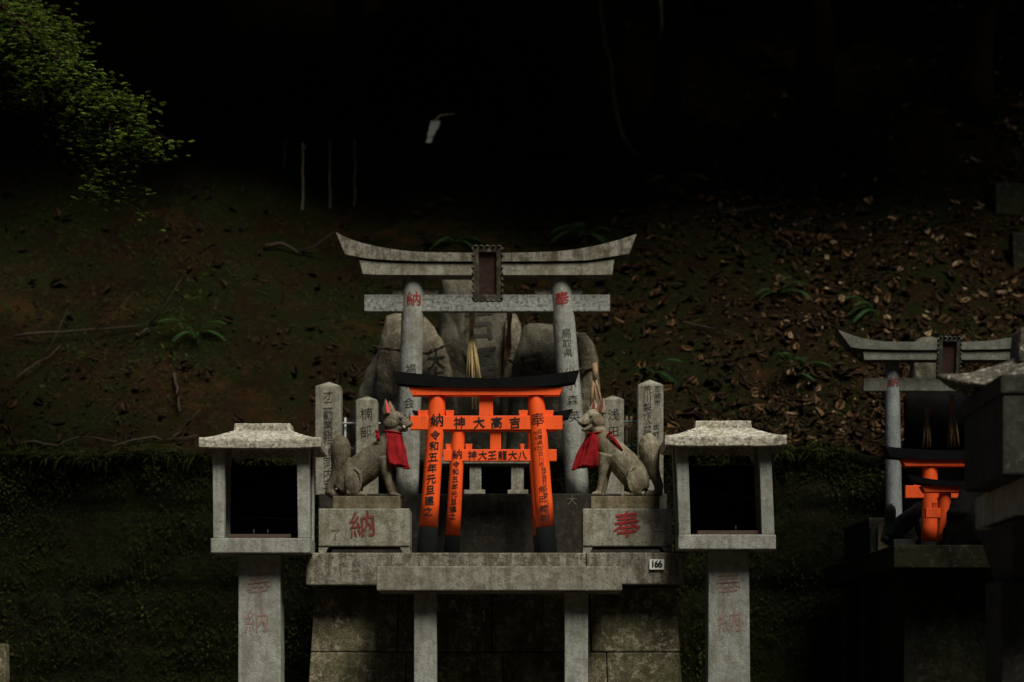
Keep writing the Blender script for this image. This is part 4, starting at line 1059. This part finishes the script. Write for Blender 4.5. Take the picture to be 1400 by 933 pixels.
# ------------------------------------------------------------------ stone lanterns
def lantern(label, Y, eave, ridge_, eave_y, colL, colR, sill, pst, post_y, tall, lean, chars, items):
    cx = (sill[0] + sill[1]) / 2
    t = thing('stone_lantern', label, 'lantern', (PX(cx, Y), Y + .2, 0), 'open stone lanterns beside the altar')
    D = .32; zs0, zs1 = PZ(sill[3], Y), PZ(sill[2], Y)
    xa, xb = PX(sill[0], Y), PX(sill[1], Y)
    # post
    pa, pb = PX(pst[0], Y + .1), PX(pst[1], Y + .1); d = pb - pa; yp = Y + .1
    mb = MB(); mb.hexa([(pa - tall, yp, -.02), (pb + tall * 1.5, yp, -.02), (pb + tall * 1.5, yp + d, -.02), (pa - tall, yp + d, -.02), (pa, yp, zs0 - .001), (pb, yp, zs0 - .001), (pb, yp + d, zs0 - .001), (pa, yp + d, zs0 - .001)], .005)
    po = mb.build('post', 'granite_grey', t)
    lettering([('奉', PX(pst[2], yp), PZ(799, yp), 35 * Q(yp)), ('納', PX(pst[2] + chars, yp), PZ(849, yp), 35 * Q(yp))], front(yp), 'faded_red', po, -.004, 0, .04)
    mb = MB(); mb.box(xa, xb, Y, Y + D, zs0, zs1, .005); mb.build('sill', 'granite_grey', t)
    # four pillars between sill and roof
    ze = PZ(eave_y[1], Y)
    for (b0, b1, t0, t1) in (colL, colR):
        for yy in (Y + .012, Y + D - .075):
            sc = 1.0
            mb = MB(); q = [PX(v, Y) for v in (b0, b1, t0, t1)]; g = .062
            mb.hexa([(q[0], yy, zs1 + .001), (q[1], yy, zs1 + .001), (q[1], yy + g, zs1 + .001), (q[0], yy + g, zs1 + .001), (q[2], yy, ze + .03), (q[3], yy, ze + .03), (q[3], yy + g, ze + .03), (q[2], yy + g, ze + .03)], .004)
            mb.build('pillar', 'granite_grey', t)
    # roof: thick eave, concave hips, flat cap; underside hollowed
    ex0, ex1 = PX(eave[0], Y - .06), PX(eave[1], Y - .06); y0, y1 = Y - .06, Y + D + .06
    mx, my = (ex0 + ex1) / 2 + lean * .3, (y0 + y1) / 2; hx, hy = (ex1 - ex0) / 2, (y1 - y0) / 2
    zlo, zhi = PZ(eave_y[1], Y - .06), PZ(eave_y[0], Y - .06)
    rx = (PX(ridge_[1], Y + .1) - PX(ridge_[0], Y + .1)) / 2; ry = rx * .62
    zc0, zc1 = PZ(ridge_[3], Y + .08), PZ(ridge_[2], Y + .08)
    mb = MB(); n = 9; bm = mb.bm; rings = []
    def sq(ax, ay, z, up=0):
        r = []
        for side in range(4):
            for i in range(n):
                s = i / n * 2 - 1
                x, y = ((s, -1), (1, s), (-s, 1), (-1, -s))[side]
                r.append(bm.verts.new((mx + x * ax, my + y * ay, z + up * (abs(s) ** 4 if abs(s) else 0) * 1.0)))
        return r
    rings.append(sq(hx * .80, hy * .80, zlo + .035)); rings.append(sq(hx * .97, hy * .97, zlo, .005)); rings.append(sq(hx * .995, hy * .995, zlo + .006, .006)); rings.append(sq(hx, hy, zhi - .006, .009)); rings.append(sq(hx * .99, hy * .99, zhi + .002, .010))
    for k in range(1, 8):
        s = k / 8; f = 1 - s
        zz_ = zhi + (zc0 - zhi) * (s ** 1.22)
        rings.append(sq(rx + (hx * .99 - rx) * f, ry + (hy * .99 - ry) * f, zz_, .009 * f * f))
    rings.append(sq(rx * 1.0, ry, zc0)); rings.append(sq(rx * .99, ry * .99, zc0 + .004)); rings.append(sq(rx * .97, ry * .97, zc1 - .004)); rings.append(sq(rx * .95, ry * .95, zc1))
    for a, c in zip(rings, rings[1:]):
        m = len(a)
        for i in range(m):
            f = bm.faces.new((a[i], a[(i + 1) % m], c[(i + 1) % m], c[i]))
    bm.faces.new(rings[-1]); bm.faces.new(rings[0][::-1])
    for v in bm.verts:
        nv = Vector(v.co) * 14; v.co += Vector((noise.noise(nv), noise.noise(nv + Vector((7, 0, 0))), noise.noise(nv + Vector((0, 9, 0))))) * .0022
    mb.build('roof', 'roof_stone', t)
    # back board, wooden tray, wire and candle pins
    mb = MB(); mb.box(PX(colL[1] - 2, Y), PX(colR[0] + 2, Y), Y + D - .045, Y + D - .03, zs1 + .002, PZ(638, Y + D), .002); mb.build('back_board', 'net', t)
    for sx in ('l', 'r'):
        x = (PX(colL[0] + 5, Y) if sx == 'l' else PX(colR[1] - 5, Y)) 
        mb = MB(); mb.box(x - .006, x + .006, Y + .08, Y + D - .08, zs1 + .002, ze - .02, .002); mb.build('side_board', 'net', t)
    mb = MB(); mb.box(PX(items[0], Y), PX(items[1], Y), Y + .05, Y + .22, zs1 + .001, zs1 + .022, .002); tr_ = mb.build('wooden_tray', 'wood', t)
    mb = MB()
    for px in items[2]: p = P(px, 0, Y + .12); mb.tube([Vector((p.x, p.y, zs1 + .022)), Vector((p.x, p.y, zs1 + .05))], [.0025, .0015], 6)
    mb.build('candle_pin', 'rope', tr_)
    mb = MB(); mb.tube([P(colL[1], items[3], Y + .05), P((colL[1] + colR[0]) / 2, items[3] - 2, Y + .05), P(colR[0], items[3] + 1, Y + .05)], .0009, 5); mb.build('wire', 'net', t)
LY = 6.08
lantern('left open stone lantern beside the altar, speckled cap and wooden tray inside', LY, (271.5, 438.5), (321.5, 399.5, 579, 589), (601, 614), (291, 306, 290, 307), (407, 423.5, 405, 422.5), (288, 424, 736, 756), (326, 383, 354), 768, .006, 0, -2, (311, 396, (347, 366), 710))
lantern('right open stone lantern with pale cracked pillars and cleaner roof', LY, (909, 1076), (947.5, 1024.5, 575.5, 585), (598, 611), (928.5, 944.5, 924, 941), (1042, 1059.5, 1038, 1054), (927.5, 1061, 731, 751), (969, 1024, 996), 766, .012, 0, 2, (955, 1040, (1006,), 680))

# ------------------------------------------------------------------ the neighbouring shrine at the right
YAW = math.radians(2)
C0 = Vector((PX(1222, 6.3), 6.3, 0)); SZ2 = PZ(745, 6.3)
sh2 = thing('dark_altar', 'dark shaded stone altar on pillars at the right carrying small orange torii', 'altar', C0, None, YAW)
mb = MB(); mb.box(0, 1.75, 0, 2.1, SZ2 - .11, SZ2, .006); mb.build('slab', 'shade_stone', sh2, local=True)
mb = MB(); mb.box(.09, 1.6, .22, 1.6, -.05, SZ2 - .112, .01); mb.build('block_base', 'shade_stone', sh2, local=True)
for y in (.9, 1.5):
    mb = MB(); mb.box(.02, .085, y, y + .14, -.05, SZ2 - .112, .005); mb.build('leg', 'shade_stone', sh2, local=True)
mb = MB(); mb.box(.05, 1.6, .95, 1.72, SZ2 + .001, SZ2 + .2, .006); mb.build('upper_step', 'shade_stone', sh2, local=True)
# its stone torii
Y2 = 7.75
z2 = SZ2 + .2
T2 = thing('stone_torii', 'far dim grey stone torii partly hidden by the near lantern at right', 'torii', (PX(1295, Y2), Y2, SZ2))
mb = MB(); Y = Y2 - .10
mb.beam(curve_rows([(1145.5, 451), (1170, 460), (1200, 466), (1240, 467.5), (1290, 467.5), (1340, 467), (1380, 462), (1420, 456), (1450, 447)],
                   [(1163, 474.5), (1180, 477), (1205, 478), (1240, 478.5), (1290, 478.5), (1340, 478), (1380, 477), (1415, 474), (1438, 471)], 40, Y), Y, Y + .18, .005)
mb.build('top_beam', 'far_stone', T2)
mb = MB(); Y = Y2 - .088
mb.beam([(PX(1180, Y), PZ(480, Y), PX(1182, Y), PZ(492, Y)), (PX(1290, Y), PZ(480, Y), PX(1290, Y), PZ(492, Y)), (PX(1425, Y), PZ(480, Y), PX(1423, Y), PZ(492, Y))], Y, Y + .12, .004); mb.build('second_beam', 'far_stone', T2)
mb = MB(); mb.pbox(1180.5, 1430, 517, 535, Y2 - .022, .044, .004); mb.build('tie_beam', 'far_stone', T2)
bz2 = HY - (SZ2 - ZC) / Q(Y2)
p2, f2 = scol((1219.5, 488), (1223, bz2), 9.6, 11.5, Y2, 'far_pillar', T2)
p3, f3 = scol((1366, 488), (1376, bz2), 9.6, 11, Y2, 'far_pillar', T2)
lettering([N('納', 1220.5, 523, 15, Y2)], f2, 'dark_red', p2, .02, .01, .03)
M['far_plaque'] = stone('far_plaque', (.07, .072, .06), (.035, .036, .03), .4, .5, .2, .2)
plaque(T2, P(1297, 490, Y2 - .22), 31 * Q(Y2), 54 * Q(Y2), 'far_plaque', 'plaque_panel')
boulder('rounded mossy stone top showing over the far torii beam', [(1250, 470), (1258, 460), (1272, 456), (1284, 461), (1290, 474), (1300, 560), (1300, 745), (1240, 745), (1246, 560)], 8.2, .2, 'rock', group='stones of the far shrine')
boulder('black filler stone added for the dark void under the far torii beams', [(1238, 540), (1262, 528), (1300, 524), (1350, 532), (1368, 560), (1370, 745), (1234, 745)], 8.02, .16, 'net', group='stones of the far shrine')  # stone added in flat black to paint the darkness between the pillars
tassel('faint straw tassel hanging in the dark under the far torii', 1268, 560, 7.9, [(1262, 612, .006), (1268, 612, .007), (1272, 612, .005)], 'straw_old', 'straw_old')
tassel('brown straw tassel beside the near lantern under the far torii', 1302, 552, 7.9, [(1296, 612, .007), (1300, 612, .007), (1305, 612, .008), (1311, 610, .005)], 'straw_old', 'straw_old')
# its two orange torii
Y = 6.95
orange_torii('larger dim orange torii of the far shrine, its left pillar in view', Y, [(1211, 610.5), (1250, 614), (1300, 616), (1350, 615), (1400, 610)], [(1217, 625), (1255, 628), (1300, 628.5), (1350, 627.5), (1394, 624)],
             (1233, 1381, 627.5, 637), [(1271.5, 1270.5), (1345, 1347)], (10.5, 11), (1238, 1376, 664, 681), None, SZ2, 741, None, [(1250, 1258)])
Y = 6.5
orange_torii('smallest orange torii in front at the far shrine, beside the dark rock', Y, [(1240.5, 649), (1280, 656), (1320, 658), (1360, 655), (1390, 649)], [(1247, 658), (1282, 664), (1320, 665), (1360, 663), (1385, 658)],
             (1260, 1370, 664, 672.5), [(1292, 1290), (1338, 1340)], (8.6, 8.8), (1266, 1364, 695, 708), None, SZ2, 741, None, [(1276, 1282)])
# jagged dark rock hiding their right halves
boulder('jagged dark rock in front of the small orange torii', [(1334, 646), (1318, 664), (1314, 672), (1311, 682), (1304, 687), (1303, 694), (1296, 700), (1297, 716), (1293, 722), (1292, 748), (1350, 748), (1350, 648)], 6.36, .10, 'dark_rock', group='stones of the far shrine')
# dark fox of that shrine
L2 = dict(L); L2.update(ball=False, bare=True)
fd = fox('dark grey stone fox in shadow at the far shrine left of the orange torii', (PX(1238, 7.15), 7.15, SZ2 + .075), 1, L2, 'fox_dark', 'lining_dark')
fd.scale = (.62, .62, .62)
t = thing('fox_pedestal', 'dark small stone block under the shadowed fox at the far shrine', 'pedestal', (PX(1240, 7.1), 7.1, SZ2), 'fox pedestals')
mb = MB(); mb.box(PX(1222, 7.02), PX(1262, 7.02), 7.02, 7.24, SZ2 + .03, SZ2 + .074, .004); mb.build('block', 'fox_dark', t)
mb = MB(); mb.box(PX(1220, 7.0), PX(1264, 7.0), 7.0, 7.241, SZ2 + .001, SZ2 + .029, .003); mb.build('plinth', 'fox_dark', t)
# short tan post beside the dark altar
t = thing('short_post', 'short tan stone post standing on the left corner of the dark altar', 'post', (PX(1208, 7.15), 7.15, SZ2))
mb = MB(); mb.box(PX(1200, 7.15), PX(1216, 7.15), 7.15, 7.2, SZ2 + .001, PZ(717, 7.15), .005, taper=.003); mb.build('shaft', 'plinth', t)
mb = MB(); mb.box(PX(1190, 7.18), PX(1199, 7.18), 7.18, 7.23, SZ2 + .001, PZ(722, 7.18), .004); mb.build('side_slab', 'body_stone', t)

# near lantern at the right edge
NL = thing('roofed_stone_lantern', 'large dark stone lantern with lichen-spotted roof at the right edge', 'lantern', (PX(1422, 4.9), 4.9, 0))
cyn = 4.9; cxn = PX(1422, cyn)
def roof_sq(parent):
    mb = MB(); bm = mb.bm; n = 10; rings = []
    zc = PZ(536, 4.9)
    def sq(a, z, up):
        r = []
        for side in range(4):
            for i in range(n):
                s = i / n * 2 - 1; x, y = ((s, -1), (1, s), (-s, 1), (-1, -s))[side]
                r.append(bm.verts.new((cxn + (x * ca - y * sa) * a, cyn + (x * sa + y * ca) * a, z + up * abs(s) ** 2.2)))
        return r
    H = .318; ca, sa = math.cos(math.radians(-36)), math.sin(math.radians(-36))
    rings = [sq(H * .72, zc + .02, 0), sq(H * .95, zc - .008, .045), sq(H, zc - .002, .052), sq(H * .99, zc + .012, .055)]
    for k in range(1, 9):
        s = k / 8; a = .085 + (H * .99 - .085) * (1 - s); rings.append(sq(a, zc + .012 + .13 * s ** 1.2, .055 * (1 - s) ** 2))
    for a, c in zip(rings, rings[1:]):
        m = len(a)
        for i in range(m): bm.faces.new((a[i], a[(i + 1) % m], c[(i + 1) % m], c[i])).smooth = True
    bm.faces.new(rings[-1]); bm.faces.new(rings[0][::-1])
    for v in bm.verts:
        nv = Vector(v.co) * 11; v.co += Vector((noise.noise(nv), noise.noise(nv + Vector((7, 0, 0))), noise.noise(nv + Vector((0, 9, 0))))) * .005
    mb.build('roof', 'roof_lichen', parent); return zc + .142
zt_ = roof_sq(NL)
mb = MB(); mb.box(cxn - .115, cxn + .115, cyn - .11, cyn + .11, zt_ - .03, zt_ + .12, .02, taper=.012); mb.build('finial', 'roof_lichen', NL)
zr = PZ(536, 4.9)
X0 = PX(1318, 5.2); X1 = 2 * cxn - X0
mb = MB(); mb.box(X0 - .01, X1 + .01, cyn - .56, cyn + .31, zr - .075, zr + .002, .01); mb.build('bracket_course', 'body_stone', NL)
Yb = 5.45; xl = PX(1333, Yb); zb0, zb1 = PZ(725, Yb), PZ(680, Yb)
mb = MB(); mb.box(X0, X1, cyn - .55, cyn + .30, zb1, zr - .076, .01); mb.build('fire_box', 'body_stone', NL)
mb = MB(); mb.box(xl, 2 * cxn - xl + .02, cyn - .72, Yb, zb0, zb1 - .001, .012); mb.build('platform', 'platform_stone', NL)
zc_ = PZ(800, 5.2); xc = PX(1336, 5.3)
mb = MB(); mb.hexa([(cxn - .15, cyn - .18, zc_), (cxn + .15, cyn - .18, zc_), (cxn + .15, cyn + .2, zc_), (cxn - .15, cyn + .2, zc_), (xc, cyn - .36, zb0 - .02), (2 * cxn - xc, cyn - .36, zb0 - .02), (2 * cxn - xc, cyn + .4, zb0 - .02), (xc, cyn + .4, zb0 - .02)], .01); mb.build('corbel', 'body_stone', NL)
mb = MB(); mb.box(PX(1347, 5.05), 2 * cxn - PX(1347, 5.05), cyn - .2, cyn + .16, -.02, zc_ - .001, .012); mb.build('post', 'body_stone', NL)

# grey blocks high on the right bank
for lb, px, py, w, h, rot in (('tilted weathered stone block high on the bank at the right edge', 1376, 282, .22, .16, .25), ('upright grey stone slab cut by the right edge of the bank', 1396, 362, .12, .22, .1)):
    b = on_hill(px, py + 6); t = thing('stone_block', lb, 'stone', b, None, rot)
    mb = MB(); mb.box(-w / 2, w / 2, -w / 3, w / 3, -.05, h, .012, taper=-.012); mb.build('block', 'shade_stone', t, local=True)  # near-black stone colour stands in for canopy shade on these blocks
# pale stub at the lower left corner
t = thing('boundary_stone', 'pale small boundary stone cut by the lower left edge', 'stone', (PX(2, 7.6), 7.6, 0))
mb = MB(); mb.box(PX(-22, 7.6), PX(9, 7.6), 7.6, 7.72, -.02, PZ(880, 7.6), .012, taper=.006); mb.build('block', 'masonry', t)

# ------------------------------------------------------------------ light, sky, camera
SUN_EL, SUN_AZ = math.radians(55), math.radians(150)      # azimuth clockwise from +Y: from the front right
w = bpy.data.worlds.new('World'); SC.world = w; w.use_nodes = True
nt = w.node_tree; bg = nt.nodes['Background']; sky = nt.nodes.new('ShaderNodeTexSky'); sky.sky_type = 'NISHITA'; sky.sun_disc = False
sky.sun_elevation = SUN_EL; sky.sun_rotation = SUN_AZ
nt.links.new(sky.outputs[0], bg.inputs[0]); bg.inputs[1].default_value = .05
sd = Vector((math.sin(SUN_AZ) * math.cos(SUN_EL), math.cos(SUN_AZ) * math.cos(SUN_EL), math.sin(SUN_EL)))
l = bpy.data.lights.new('sun', 'SUN'); l.energy = 5.0; l.angle = math.radians(26); l.color = (1, .945, .81)
lo = bpy.data.objects.new('sun', l); COL.objects.link(lo); lo.rotation_euler = (-sd).to_track_quat('-Z', 'Y').to_euler(); lo.location = sd * 30
cam = bpy.data.cameras.new('camera'); co = bpy.data.objects.new('camera', cam); COL.objects.link(co); SC.camera = co
co.location = (0, -OFF, ZC); co.rotation_euler = (math.pi / 2, 0, 0)
cam.sensor_width = 36; cam.lens = F / 1400 * 36; cam.shift_y = (HY - 466.5) / 1400; cam.clip_end = 1500; cam.clip_start = .05
cam.dof.use_dof = True; cam.dof.focus_distance = 6.5 + OFF; cam.dof.aperture_fstop = 1.6
vs = SC.view_settings; vs.view_transform = 'Standard'; vs.look = 'None'; vs.gamma = 1; vs.exposure = .0; vs.use_curve_mapping = False
SC.cycles.use_denoising = True
SC.cycles.max_bounces = 6; SC.cycles.diffuse_bounces = 3
